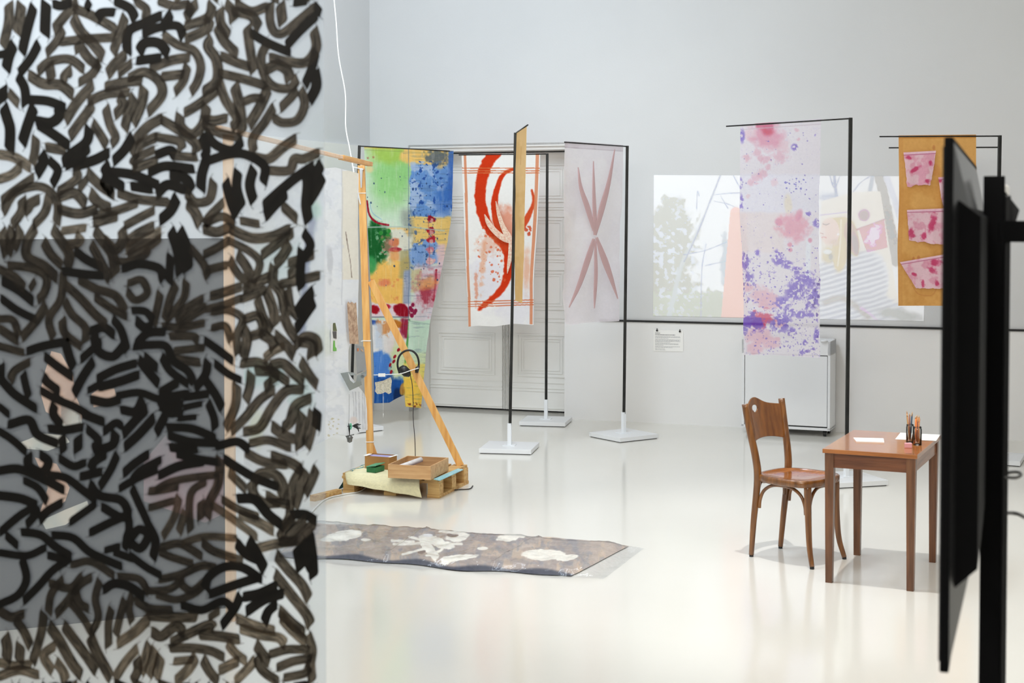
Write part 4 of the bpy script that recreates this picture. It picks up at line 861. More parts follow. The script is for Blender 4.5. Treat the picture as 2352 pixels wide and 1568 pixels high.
# tray
ta_ = onz(891, 1097, PZ+0.008); tb_ = onz(989, 1102, PZ+0.008); tw = (tb_-ta_).length; tang = math.atan2(tb_.y-ta_.y, tb_.x-ta_.x); td = 0.385; th = 0.092
tr = thing('open_wooden_tray', (ta_+tb_)/2, tang, 'open pale wooden tray box on the right of the pallet', 'tray'); k = 0.009
tr.rotation_euler = (0, 0, tang)
SK = 0.0
for nm, c, d in (('front_wall', (0, k/2, th/2), (tw, k, th)), ('back_wall', (0, td-k/2, th/2), (tw, k, th)), ('left_wall', (-tw/2+k/2, td/2, th/2), (k, td-2*k, th)), ('right_wall', (tw/2-k/2, td/2, th/2), (k, td-2*k, th))):
    B().box(c, d, bevel=0.001).build('tray_wall', M['beech'], tr)
B().box((0, td/2, 0.004), (tw-0.01, td-0.01, 0.008)).build('tray_bottom', M['plum'], tr)
rl = Vector((ta_+tb_)/2); ro = B().tube([(0.0, -0.11, -0.03), (0.0, 0.12, 0.006)], 0.018, 12).build('plastic_roll', M['foam'], loc=rl+Vector((-0.02, 0.21, 0.078)), rz=tang-0.5)
tag(ro, 'frosted plastic roll lying inside the wooden tray', 'roll')
# cardboard box with lilac liner
ca_ = onz(838, 1074, PZ+0.008); cb_ = onz(894, 1078, PZ+0.008); cwid = (cb_-ca_).length; cang = math.atan2(cb_.y-ca_.y, cb_.x-ca_.x)
cb = thing('cardboard_box', (ca_+cb_)/2, cang, 'small brown cardboard box with a pale liner at the back of the pallet', 'box')
for c, d in (((0, 0.002, 0.043), (cwid, 0.004, 0.086)), ((0, 0.118, 0.043), (cwid, 0.004, 0.086)), ((-cwid/2+0.002, 0.06, 0.043), (0.004, 0.112, 0.086)), ((cwid/2-0.002, 0.06, 0.043), (0.004, 0.112, 0.086))): B().box(c, d).build('box_wall', M['cardboard'], cb)
B().box((0, 0.06, 0.070), (cwid-0.012, 0.108, 0.020), bevel=0.004).build('liner', M['lilac'], cb)
B().bar((-cwid/2, 0.0, 0.086), (-cwid/2+0.02, 0.05, 0.093), 0.03, 0.002).build('torn_flap', M['paper'], cb); B().bar((cwid/2-0.004, 0.004, 0.086), (cwid/2+0.014, 0.1, 0.090), 0.02, 0.002).build('torn_flap', M['paper'], cb)
# green box
ga = onz(841, 1084, PZ+0.008); gb = onz(861, 1086, PZ+0.008); gw = (gb-ga).length*1.0; gang = math.atan2(gb.y-ga.y, gb.x-ga.x)
gg = thing('small_green_box', (ga+gb)/2, gang, 'small mottled green box with its lid ajar on the cream mat', 'box')
B().box((0, 0.062, 0.018), (gw, 0.115, 0.036), bevel=0.001).build('box_body', M['green_box'], gg)
B().box((0, 0.060, 0.046), (gw+0.006, 0.121, 0.005), rot=Matrix.Rotation(math.radians(3), 3, 'X') @ Matrix.Rotation(math.radians(-9), 3, 'Y')).build('lid', M['green_lid'], gg)
# glitter strip, teal cloth, loose timber, cables
ms = [onz(996, 1101, PZ), onz(1010, 1104, PZ), onz(1064, 1079, PZ), onz(1052, 1077, PZ)]
slab('glitter_strip', ms, PZ, 0.005, M['glitter'], 'turquoise glitter strip along the right edge of the pallet', 'strip')
V = []; Fc = []
for i in range(14):
    for j in range(16):
        s_, t_ = i/13, j/15; z = PZ+0.006 if t_ < 0.3 else PZ+0.006-(t_-0.3)/0.7*0.135; x = -PW/2+0.06-(t_*0.11)-0.01*math.sin(i); y = -PD_/2+0.05+s_*0.40
        V.append((x, y, max(z, 0.003)+0.004*math.sin(i*1.3+j)))
for i in range(13):
    for j in range(15): Fc.append((i*16+j, (i+1)*16+j, (i+1)*16+j+1, i*16+j+1))
o = link('teal_cloth', pymesh('teal_cloth', V, Fc), M['teal'], loc=(pc.x, pc.y, 0), rz=PA, smooth=True); tag(o, 'crumpled teal cloth hanging down the left end of the pallet', 'cloth')
p0 = onz(782, 1137); p1 = onz(720, 1152)
tag(B().bar((0, 0, 0.02), V3(p1-p0, 0.02), 0.045, 0.04, bevel=0.001).build('loose_timber', M['pine_raw'], loc=V3(p0+Vector((-0.01, 0.02, 0)), 0)), 'short pine timber on the floor running left from the pallet', 'timber')
def cable(name, pts, r, m, label, cat='cable', loc=None):
    P = [Vector(p) for p in pts]; o = P[0].copy(); P = spline([p-o for p in P], 8)
    ob = B().tube(P, r, 8).build(name, m, loc=o); tag(ob, label, cat); return ob
cable('white_floor_cable', [V3(onz(700, 1195), .006), V3(onz(745, 1150), .006), V3(onz(790, 1137), .006), V3(onz(825, 1131), .006), V3(onz(845, 1120), .006), V3(onz(880, 1122), .006)], 0.005, M['white_cable'], 'white cable on the floor running under the pallet')
cable('black_floor_cable', [V3(onz(985, 1128), .006), V3(onz(1010, 1130), .006), V3(onz(1050, 1126), .005), V3(onz(1078, 1124), .005), V3(onz(1086, 1117), .005)], 0.004, M['dark_cable'], 'black cable along the right end of the pallet')

# ------------------------------------------------------------------ pine frame
fr = thing('pine_frame', (-1.01, 10.62, PZ), 0, 'tall pine frame with a diagonal brace and top rail, rising from the pallet', 'frame'); fo = fr.location.copy()
foot = Vector((-1.012, 10.50, PZ)); topp = at(830, 380, 10.60)
b = B().bar(foot-fo, topp-fo, 0.050, 0.045, up=(0, 1, 0), bevel=0.002); b.build('upright_post', M['pine'], fr)
br0 = at(852, 645, 10.56); br1 = onz(1058, 1069, PZ)
B().bar(br0-fo, br1-fo, 0.026, 0.050, up=(1, 0, 1), bevel=0.002).build('diagonal_brace', M['pine'], fr)
b = B().bar(onz(849, 1060, PZ)-fo+Vector((0.0, 0.03, 0.0)), at(846, 1005, 10.58)-fo, 0.03, 0.02); b = B(); ft = foot-fo
b.poly([ft+Vector((0.02, -0.01, 0)), ft+Vector((0.075, -0.01, 0)), ft+Vector((0.02, -0.01, 0.16))], [ft+Vector((0.02, 0.012, 0)), ft+Vector((0.075, 0.012, 0)), ft+Vector((0.02, 0.012, 0.16))]); b.build('foot_gusset', M['pine'], fr)
r0 = at(850, 377, 10.60); r1 = Vector((-1.345, 6.75, 2.32))
r05 = r0.lerp(r1, 0.27); B().bar(r0-fo, r05-fo, 0.040, 0.030, bevel=0.002).build('top_rail', M['pine_rail'], fr)
B().bar(r05-fo, r1-fo, 0.030, 0.022, bevel=0.002).build('thin_rail', M['pine_hazed'], fr)
b = B().poly([topp-fo+Vector(q_) for q_ in ((-0.008, -0.028, -0.02), (0.012, -0.028, -0.02), (0.006, -0.028, -0.16), (-0.002, -0.028, -0.16))], [topp-fo+Vector(q_) for q_ in ((-0.010, -0.036, -0.02), (0.014, -0.036, -0.02), (0.006, -0.034, -0.16), (-0.002, -0.034, -0.16))]); b.bar(topp-fo+Vector((-0.06, -0.03, -0.01)), topp-fo+Vector((0.02, -0.03, -0.03)), 0.012, 0.006); b.build('metal_bracket', M['zinc'], fr)
p2b = Vector((-1.333, 6.93, 0)); 
B().bar(p2b-fo, Vector((-1.333, 6.93, 2.30))-fo, 0.045, 0.045, up=(0, 1, 0), bevel=0.002).build('far_post', M['pine_hazed'], fr)
for yy in (441, 776, 1005):
    f = (yy-378)/(1060-378); c = topp.lerp(foot, f)-fo; b = B().box(c, (0.057, 0.052, 0.006), bevel=0.001); b.bar(c+Vector((-0.028, -0.02, 0)), c+Vector((-0.04, -0.02, -0.003)), 0.006, 0.006); b.build('cable_tie', M['white_cable'], fr)
# white cable from above
cable('hanging_white_cable', [at(760, -220, 10.7), at(763, -60, 10.7), at(772, 50, 10.7), at(778, 130, 10.7), at(793, 215, 10.7), at(794, 290, 10.7), at(803, 340, 10.68), at(810, 380, 10.66), at(815, 410, 10.6), at(822, 440, 10.55), at(828, 470, 10.55)], 0.0045, M['white_cable'], 'thin white cable hanging from above down to the pine frame')
# headphones
hp = thing('headphones', at(937, 870, 10.50), 0, 'black headphones hooked on the diagonal pine brace', 'headphones'); ho = hp.location.copy()
hb = [(918, 858), (913, 838), (917, 818), (930, 806), (945, 805), (957, 815), (962, 832), (960, 850)]
B().tube(spline([at(x, y, 10.50+0.0)-ho for x, y in hb], 6), 0.0075, 8).build('headband', M['black_plastic'], hp)
b = B(); c0 = at(925, 847, 10.50)-ho; b.tube([c0+Vector((-0.012, 0.0, 0.02)), c0+Vector((0.0, 0, 0.0)), c0+Vector((0.03, 0, -0.03)), c0+Vector((0.052, 0, -0.05))], [0.016, 0.034, 0.034, 0.012], 16); b.build('ear_cup', M['black_plastic'], hp)
c0 = at(960, 846, 10.50)-ho; B().tube([c0+Vector((0.008, 0, 0.02)), c0+Vector((-0.005, 0, -0.0)), c0+Vector((-0.01, 0, -0.03))], [0.008, 0.016, 0.012], 12).build('ear_cup', M['black_plastic'], hp)
cable('headphone_cable', [at(942, 860, 10.5), at(947, 885, 10.5), at(949, 930, 10.5), at(949, 960, 10.48), at(953, 1010, 10.42), at(954, 1048, 10.40)], 0.0028, M['dark_cable'], 'thin dark cable hanging from the headphones into the tray')
cable('white_string', [at(858, 861, 10.50), at(890, 860, 10.45), at(920, 858, 10.44), at(945, 850, 10.44), at(962, 845, 10.44)], 0.003, M['white_cable'], 'white string tied between the post and the diagonal brace', 'string')
tgp = at(877, 861, 10.44); tag(B().box((0, 0, 0), (0.05, 0.003, 0.024), rz=0.1).build('paper_tag', M['paper'], loc=tgp), 'small white paper tag on the string between post and brace', 'tag')
# lace doily
P = [at(x, y, 10.46) for x, y in [(861, 878), (880, 874), (897, 866), (900, 874), (898, 890), (899, 901), (893, 905), (885, 900), (876, 904), (867, 905), (861, 898), (863, 890)]]; c = P[0].copy()
o = B().poly([p-c for p in P], [p-c+Vector((0, 0.003, 0)) for p in P]).build('lace_doily', M['lace'], loc=c); tag(o, 'cream lace doily hanging beside the post before the blue cloth', 'doily')
b = B().tube([Vector((0, 0, 0)), Vector((0.0, 0, -0.12))], 0.0012, 5); b.tube([Vector((0, 0, -0.12)), Vector((0.001, 0, -0.125)), Vector((0.0, 0, -0.15))], [0.001, 0.0035, 0.001], 6); b.tube([Vector((0, 0, 0)), Vector((-0.002, 0, 0.09))], 0.0010, 5)
tag(b.build('white_thread', M['white_cable'], loc=at(880, 910, 10.46)), 'white thread with a small drop hanging under the lace doily', 'thread')

# ------------------------------------------------------------------ white hanging collage cloth along the rail
def paintW(p, s, t):
    x, y = p.x, p.y; p.c[:] = (244, 245, 249); p.mott(0.5, 40, (250, 250, 250), None, 0.8, 3, 0.1)
    strip = (x > 785) & (x < 822+0*(y)) & (y > 392) & (y < 642); p.c[strip] = (250, 242, 226)
    p.put(((np.abs(x-786) < 1.5) & (y < 700))*0.4, (200, 200, 206)); p.line([(794, 532), (799, 570), (803, 600), (806, 637)], 1.4, (120, 96, 80), 0.7, 0.5)
    p.line([(806, 690), (800, 715)], 1, (200, 200, 205), 0.6)
    p.blob(757, 600, 6, 40, (206, 206, 210), 0.5, 0.8, 0.7); p.mott(0.66, 16, (226, 228, 234), (x < 790).astype(float), 0.5, 4, 0.08)
    p.blob(745, 780, 26, 34, (232, 236, 222), 0.5, 0.4, 0.7); p.blob(762, 770, 6, 16, (196, 200, 210), 0.3, 0.2, 0.8)
    for k in (812, 818, 826, 834, 838): p.line([(k, 900), (k+1, 950), (k+2, 985)], 1.6, (196, 196, 200), 0.8, 0.6)
    p.blob(812, 965, 10, 8, (240, 222, 214), 0.4, 0.3, 0.8); p.splat(24, 755, 960, 780, 1000, 0.8, 3, (206, 196, 160), 0.8, 2)
    p.blob(640, 600, 50, 60, (206, 232, 226), 0.5, 0.5, 0.5); p.blob(600, 860, 50, 30, (190, 228, 222), 0.4, 0.5, 0.7); p.blob(690, 900, 26, 50, (200, 232, 222), 0.5, 0.5, 0.6); p.blob(590, 980, 20, 40, (232, 236, 190), 0.5, 0.4, 0.6)
    p.line([(722, 480), (712, 560), (700, 640), (690, 760)], 16, (70, 84, 130), 6, 3, 0.5); p.blob(725, 480, 14, 20, (190, 232, 206), 0.5, 0.5, 0.7)
    p.line([(860-80, 900), (760, 920), (735, 925)], 1.2, (240, 240, 240), 0.6); p.grain(4, 5)
ra = Vector((-1.00, 11.0)); rb = Vector((-1.345, 6.8))
a2 = r0.lerp(r1, 0.0); W0 = onz(815, 1000, 0.35)
banner('collage_cloth', (r0.x, r0.y), (r1.x, r1.y), [(0, 560, 340), (0.5, 560, 640), (1, 560, 1105)], [(0, 824, 398), (0.39, 822, 640), (0.46, 820, 690), (0.64, 822, 762), (0.665, 801, 782), (0.80, 801, 872), (0.835, 840, 893), (1, 846, 985)], [(0, 0), (0.62, 12), (0.8, -2), (1, 0)], [(0, 0), (0.75, -18), (0.86, 0), (1, 2)],
       paintW, cloth('white_collage_plastic', 0.4, 0.08), 0.008, 4, 2, 1.5, 'white layered paper and plastic curtain hanging from the pine rail behind the lettered sheet', 'curtain')
def cD(x, gap=0.07):
    g = (r1.x-r0.x)/(r1.y-r0.y); k_ = (x-CX)/F; return (r0.x-g*r0.y)/(k_-g) - gap
def flat_piece(name, pts, D, m, label, cat, th=0.004):
    P = [at(x, y, cD(x)) for x, y in pts]; c = P[0].copy(); o = B().poly([p-c for p in P], [p-c+Vector((0, th, 0)) for p in P]).build(name, m, loc=c); tag(o, label, cat); return o
flat_piece('tan_cloth_scrap', [(797, 697), (800, 692), (803, 696), (808, 693), (813, 697), (818, 694), (824, 790), (803, 789)], 10.36, M['skin_scrap'], 'tan printed cloth scrap hanging high beside the pine post', 'cloth')
# photo strip
ps = flat_piece('photo_strip', [(760, 744), (770, 740), (775, 760), (774, 807), (760, 807)], 10.0, M['paper'], 'narrow green and black photo strip pinned on the white curtain', 'photo')
M['leafgreen'] = mat('bright_green_print', rgb(110, 190, 70), 0.6); M['olive'] = mat('olive_print', rgb(110, 116, 70), 0.7, noise=0.6, scale=60)
c = ps.location
for pts, m, nm in (([(765, 742), (770, 741), (774, 760), (765, 760)], 'olive', 'olive_print'), ([(764, 761), (773, 761), (773, 778), (766, 776)], 'black_plastic', 'black_print'), ([(766, 782), (769, 782), (770, 796), (773, 800), (773, 806), (765, 806), (765, 800)], 'leafgreen', 'green_print')):
    P = [at(x, y, cD(x, 0.078))-c for x, y in pts]; B().poly(P, [p+Vector((0, 0.003, 0)) for p in P]).build(nm, M[m], ps)
# clear template with curved slots, other bits
sc_ = [at(x, y, cD(x, 0.02)) for x, y in ((816, 792), (836, 796), (842, 850), (820, 858))]; c = sc_[0].copy(); o = B().poly([p-c for p in sc_], [p-c+Vector((0, 0.002, 0)) for p in sc_]).build('plastic_pocket', M['template_clear'], loc=c); tag(o, 'clear plastic pocket of scraps hanging between the dark pole and pine post', 'pocket')
for q_, m_, nm_ in (([(820, 800), (824, 799), (824, 806), (821, 807)], 'pencil_orange', 'orange_scrap'), ([(827, 800), (833, 803), (836, 808), (830, 806)], 'skin_scrap', 'tan_scrap')):
    P = [at(x, y, cD(x, 0.03))-c for x, y in q_]; B().poly(P, [p+Vector((0, 0.002, 0)) for p in P]).build(nm_, M[m_], o)
tm = thing('plastic_template', at(812, 870, cD(812)), 0, 'pale green drafting template with a black hole, hanging beside the pine post', 'template'); c = tm.location.copy()
T = lambda L_: [at(x, y, cD(x, 0.10))-c for x, y in L_]
ob = []
for pts in ([(782, 857), (799, 854), (804, 873), (803, 897)], [(799, 854), (812, 857), (820, 862), (806, 866)][:0] or [(799, 854), (811, 855), (819, 861), (804, 862)], [(803, 897), (804, 873), (812, 880), (818, 876), (831, 884)], [(818, 876), (820, 862), (842, 850), (842, 862), (829, 874), (831, 884)]):
    P = T(pts); B().poly(P, [p+Vector((0, 0.003, 0)) for p in P]).build('template_plate', M['template'], tm)
b = B(); cc = at(833, 864, cD(833, 0.11))-c; b.tube([cc, cc+Vector((0, -0.006, 0))], 0.011, 14); b.build('round_knob', M['grey_cable'], tm)
ornm = lambda nm, L_, m, lb: tag(B().tube([at(x, y, 10.3)-at(L_[0][0], L_[0][1], 10.3) for x, y, r_ in L_], [r_ for x, y, r_ in L_], 8).build(nm, m, loc=at(L_[0][0], L_[0][1], 10.3)), lb, 'ornament')
CQ = cD(800)
sp = thing('black_sprig', at(808, 978, CQ), 0, 'black twig-like sprig hanging low under the white curtain', 'ornament'); c = sp.location.copy()
for i in range(6):
    a_ = 0.5-i*0.28; st = at(809, 978, CQ)-c; L_ = 0.06 if i % 2 else 0.045
    B().tube(spline([st, st+Vector((0.5*L_, 0, 0.2*L_*math.sin(a_*3))), st+Vector((L_*math.cos(a_*0.8), 0, L_*math.sin(a_*0.8)))], 5), [0.0015+0.004*math.sin(k/10*math.pi) for k in range(11)], 6).build('twig', M['black_plastic'], sp)
cr_ = thing('cross_pendant', at(802, 975, CQ), 0, 'dark cross-shaped pendant with a green backing, left of the black sprig', 'ornament'); c = cr_.location.copy()
b = B(); b.tube([at(801, 972, CQ)-c, at(802, 984, CQ)-c, at(803, 1001, CQ)-c], [0.003, 0.006, 0.002], 8); b.tube([at(797, 979, CQ)-c, at(806, 978, CQ)-c], 0.003, 8); b.build('cross_body', M['black_plastic'], cr_)
M['mint'] = mat('mint_plastic', rgb(110, 200, 160), 0.5); P = [at(x, y, CQ+0.01)-c for x, y in ((803, 973), (807, 971), (809, 980), (806, 987), (803, 985))]; B().poly(P, [p+Vector((0, 0.003, 0)) for p in P]).build('green_backing', M['mint'], cr_)
M['pewter'] = mat('pewter', (0.16, 0.16, 0.15), 0.3, 0.7); pe = thing('metal_lantern_pendant', at(803, 1008, CQ), 0, 'small pewter lantern-like pendant, lowest of the hanging ornaments', 'ornament'); c = pe.location.copy()
b = B(); b.lathe([(0.0, 0.028), (0.012, 0.022), (0.024, 0.012), (0.018, 0.0), (0.016, -0.018), (0.0, -0.026)], n=6); b.tube([Vector((-0.026, 0, 0.018)), Vector((0, 0, 0.024)), Vector((0.03, 0, 0.03))], 0.004, 6); b.build('lantern_body', M['pewter'], pe)
cable('pendant_wire', [at(802, 905, CQ), at(802, 940, CQ), at(801, 972, CQ)], 0.0012, M['grey_cable'], 'fine wire carrying the cross pendant', 'wire')

# ------------------------------------------------------------------ felt rug in clear plastic on the floor
def rug():
    TLp, TRp, BRp, BLp = (700, 1192), (1444, 1243), (1312, 1316), (640, 1266); H, W_ = 110, 420
    t = np.linspace(0, 1, H)[:, None]; s = np.linspace(0, 1, W_)[None, :]
    px = (TLp[0]*(1-s)+TRp[0]*s)*(1-t)+(BLp[0]*(1-s)+BRp[0]*s)*t; py = (TLp[1]*(1-s)+TRp[1]*s)*(1-t)+(BLp[1]*(1-s)+BRp[1]*s)*t
    py = py + 3*np.sin(s*14)*(1-t)**3*0.8 + (4*np.sin(s*11+1)+3*np.sin(s*23))*t**4*0.6
    p = Paint(px, py, (186, 170, 158)); p.mott(0.52, 40, (164, 152, 146), None, 0.8, 3, 0.08); p.mott(0.6, 24, (204, 182, 160), None, 0.7, 8, 0.06); p.mott(0.62, 16, (140, 142, 150), None, 0.5, 11, 0.05)
    CR = (254, 248, 234)
    def bl(x, y, rx, ry, a=0, seed=0, rag=0.25): p.blob(x, y, rx, ry, CR, 0.08, rag, 0.95, a, seed, 14)
    bl(790, 1232, 42, 11, -8, 1); bl(840, 1241, 12, 3); bl(760, 1240, 26, 6, -6, 2)
    bl(1000, 1245, 40, 12, 20, 3, 0.4); bl(1050, 1234, 28, 12, -8, 4, 0.3); bl(985, 1262, 28, 12, 50, 5, 0.4)
    p.blob(1040, 1231, 13, 5, (128, 112, 102), 0.1, 0.2); p.blob(968, 1268, 9, 6, (128, 112, 102), 0.1, 0.3)
    for q in ([(905, 1251), (950, 1250), (1000, 1248)], [(900, 1243), (950, 1246)], [(940, 1236), (990, 1246)], [(1000, 1250), (1060, 1252)], [(925, 1275), (960, 1266), (990, 1258)], [(980, 1278), (1010, 1268), (1020, 1255)], [(1010, 1222), (1040, 1226), (1076, 1230)]): p.line(q, 6, CR, 1.5, 1.5, 0.95)
    bl(1175, 1234, 32, 10, -10, 6, 0.4); bl(1168, 1224, 26, 4, 15, 9, .4); bl(1108, 1261, 13, 3.5); bl(1050, 1284, 44, 7, -8, 7, 0.35); bl(1248, 1276, 48, 13, 0, 8, 0.2); bl(1304, 1282, 24, 6, -8, 10, 0.3)
    p.blob(983, 1231, 11, 4, (244, 242, 240), 0.15, 0.1)
    p.put(ss(0.93, 0.97, t+0.02*np.sin(s*30))*0.85*np.ones_like(s), (62, 66, 80)); p.grain(9, 4, 1, 1.6)
    r = rays_np(px, py); zt = 0.026; k = (zt-EYE)/r[..., 2]; pts = np.array([0, 0, EYE])+r*k[..., None]
    edge = np.minimum(1, np.minimum(np.minimum(s, 1-s)*30, np.minimum(t*12, (1-t)*10)))
    pts[..., 2] = 0.006+0.026*edge*(0.75+0.5*fbm(px, py*3, 60, 3, 2))
    rg = link('felt_rug', gridmesh('felt_rug', pts, p.c), cloth('grey_brown_felt', 0.0)); tag(rg, 'grey-brown felt rug with cream shapes lying in clear wrap on the floor', 'rug')
    # clear wrap
    TLp, TRp, BRp, BLp = (672, 1188), (1480, 1251), (1386, 1324), (610, 1278); H, W_ = 60, 220
    t = np.linspace(0, 1, H)[:, None]; s = np.linspace(0, 1, W_)[None, :]
    px = (TLp[0]*(1-s)+TRp[0]*s)*(1-t)+(BLp[0]*(1-s)+BRp[0]*s)*t; py = (TLp[1]*(1-s)+TRp[1]*s)*(1-t)+(BLp[1]*(1-s)+BRp[1]*s)*t
    py = py + 2.5*np.sin(s*31)*t**5 + 2.0*np.sin(s*24+2)*(1-t)**5
    r = rays_np(px, py); k = (0.02-EYE)/r[..., 2]; pts = np.array([0, 0, EYE])+r*k[..., None]
    edge = np.minimum(1, np.minimum(np.minimum(s*12, (1-s)*11), np.minimum(t*8, (1-t)*8))); crease = np.abs(fbm(pts[..., 0]*60, pts[..., 1]*40, 9, 4, 5)-0.5)*2
    pts[..., 2] = 0.004+0.037*ss(0.1, 1.0, edge)+0.022*np.maximum(edge, 0.3)*crease
    for s0 in (0.34, 0.66): pts[..., 2] += 0.014*np.exp(-((s-s0-0.06*(1-t))/0.006)**2)*edge
    o = link('plastic_wrap', gridmesh('plastic_wrap', pts, None), M['wrap'], smooth=False); tag(o, 'wrinkled clear plastic wrap around the felt rug', 'wrap')
rug()

# ------------------------------------------------------------------ dark partition behind the lettered sheet
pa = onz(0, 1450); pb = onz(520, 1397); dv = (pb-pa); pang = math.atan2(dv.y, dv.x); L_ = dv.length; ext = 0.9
pt = thing('dark_partition', pb, pang, 'tall dark grey board standing behind the lettered sheet, with peach and pink patches', 'partition')
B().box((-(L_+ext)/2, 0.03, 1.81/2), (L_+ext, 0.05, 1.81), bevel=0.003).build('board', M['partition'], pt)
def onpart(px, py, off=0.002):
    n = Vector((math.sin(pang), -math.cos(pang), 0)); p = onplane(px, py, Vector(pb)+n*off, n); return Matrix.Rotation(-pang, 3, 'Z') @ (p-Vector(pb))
M['peach'] = mat('peach_patch', rgb(222, 182, 156), 0.7, col2=rgb(190, 150, 128), scale=9); M['palewhite'] = mat('pale_patch', rgb(222, 214, 200), 0.7, col2=rgb(170, 186, 186), scale=6); M['dullpink'] = mat('dull_pink_patch', rgb(150, 116, 124), 0.7, col2=rgb(112, 100, 110), scale=5)
for pts, m, lb in (([(118, 806), (140, 812), (168, 860), (172, 905), (190, 945), (186, 975), (165, 985), (130, 960), (105, 945), (92, 900), (104, 850)], 'peach', 'pale peach patch'), ([(140, 925), (185, 950), (190, 980), (172, 990), (140, 975)], 'palewhite', None), ([(210, 905), (225, 894), (262, 892), (268, 912), (240, 930), (215, 935)], 'peach', None), ([(48, 1015), (100, 995), (150, 1000), (160, 1015), (110, 1035), (60, 1030)], 'palewhite', None),
                   ([(80, 1050), (130, 1065), (160, 1120), (150, 1150), (110, 1180), (92, 1175), (110, 1120)], 'peach', None), ([(95, 1195), (150, 1170), (200, 1150), (205, 1165), (150, 1205), (105, 1215)], 'palewhite', None), ([(330, 1060), (380, 1000), (420, 1050), (515, 1050), (512, 1180), (470, 1200), (400, 1175), (330, 1150)], 'dullpink', 'dull pink patch')):
    P = [onpart(x, y) for x, y in pts]; o = B().poly(P, [p+Vector((0, -0.002, 0)) for p in P]).build('board_patch', M[m], pt)  # flat peach, pale and pink patches set on the board's face
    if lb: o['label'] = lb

# ------------------------------------------------------------------ monitor on its stand, right
na = at(2185, 308, 2.4); h0, h1 = 1.155, 2.035; dvec = Vector((0.325, 0.945, 0)); dvec.normalize(); mang = math.atan2(dvec.y, dvec.x)
mon = thing('flat_monitor', (at(2163, 900, 2.4).x, 2.4, 0), mang, 'large black flat monitor seen from its edge, mounted on the black stand', 'monitor')
# local x runs along the width (away from the viewer), local -y is the back side
WM = 1.40; hz = (h0+h1)/2; HM = h1-h0; th_ = 0.015
B().box((WM/2, -th_/2, hz), (WM, th_, HM), bevel=0.003).build('bezel', M['black_matte'], mon)
B().box((WM/2, 0.0015, hz), (WM-0.03, 0.002, HM-0.03)).build('screen', M['screen'], mon)
def frus(x0, x1, z0, z1, i, y0, y1): return [(x0, y0, z0), (x1, y0, z0), (x1, y0, z1), (x0, y0, z1)], [(x0+i, y1, z0+i), (x1-i, y1, z0+i), (x1-i, y1, z1-i), (x0+i, y1, z1-i)]
B().poly(*frus(0.01, WM-0.01, h0+0.01, h1-0.01, 0.14, -th_, -th_-0.030)).build('back_shell', M['black_gloss'], mon)
B().poly(*frus(0.04, WM-0.06, h0+0.13, h1-0.10, 0.03, -th_-0.004, -th_-0.042)).build('electronics_box', M['black_matte'], mon)
pp = at(2279, 900, 3.05)
st = thing('monitor_stand', (pp.x, pp.y, 0), mang, 'black square-tube stand carrying the flat monitor', 'stand')
B().box((0, 0, 1.99/2), (0.042, 0.042, 1.99), bevel=0.002).build('post', M['black_matte'], st)
B().box((0.0, -0.027, 1.0), (0.02, 0.012, 1.90), bevel=0.002).build('cable_channel', M['black_plastic'], st)
b = B(); q_ = Matrix.Rotation(-mang, 3, 'Z'); b.bar(Vector((0, 0, 1.876)), q_ @ Vector((0.7, 0.06, 0))+Vector((0, 0, 1.872)), 0.05, 0.044, bevel=0.002); b.build('cross_arm', M['black_matte'], st)
b = B(); b.poly([Vector((0, -0.03, 1.85)), Vector((0.0, -0.05, 1.92)), Vector((0.0, -0.02, 1.96))], [Vector((0.02, -0.03, 1.85)), Vector((0.02, -0.05, 1.92)), Vector((0.02, -0.02, 1.96))]); b.build('bracket', M['black_plastic'], st)
for z in (1.35, 1.60, 1.86): B().box((0, 0.045, z), (0.20, 0.03, 0.03), bevel=0.002).build('mount_rail', M['black_plastic'], st)
B().box((0, 0, 0.012), (0.62, 0.62, 0.024), bevel=0.004).build('floor_plate', M['black_plastic'], st)
cable('grey_loop_cable', [at(2298, 1093, 3.05), at(2318, 1085, 3.04), at(2338, 1084, 3.03), at(2345, 1090, 3.02), at(2332, 1097, 3.02), at(2300, 1094, 3.04)], 0.0035, M['grey_cable'], 'short loop of grey cable at the side of the monitor stand')
cable('grey_trailing_cable', [at(2298, 1180, 3.05), at(2325, 1178, 3.1), at(2350, 1186, 3.1), at(2390, 1220, 3.2), at(2430, 1400, 3.2)], 0.0042, M['grey_cable'], 'grey cable trailing right from the monitor stand')
flat = at(2322, 470, 3.4); tag(B().lathe([(0, 0), (0.012, 0), (0.012, 0.07), (0.006, 0.075), (0, 0.075)], n=12).build('cream_cap', M['paper'], loc=at(2304, 506, 3.08)), 'pale rounded cap standing beside the monitor post', 'cap')

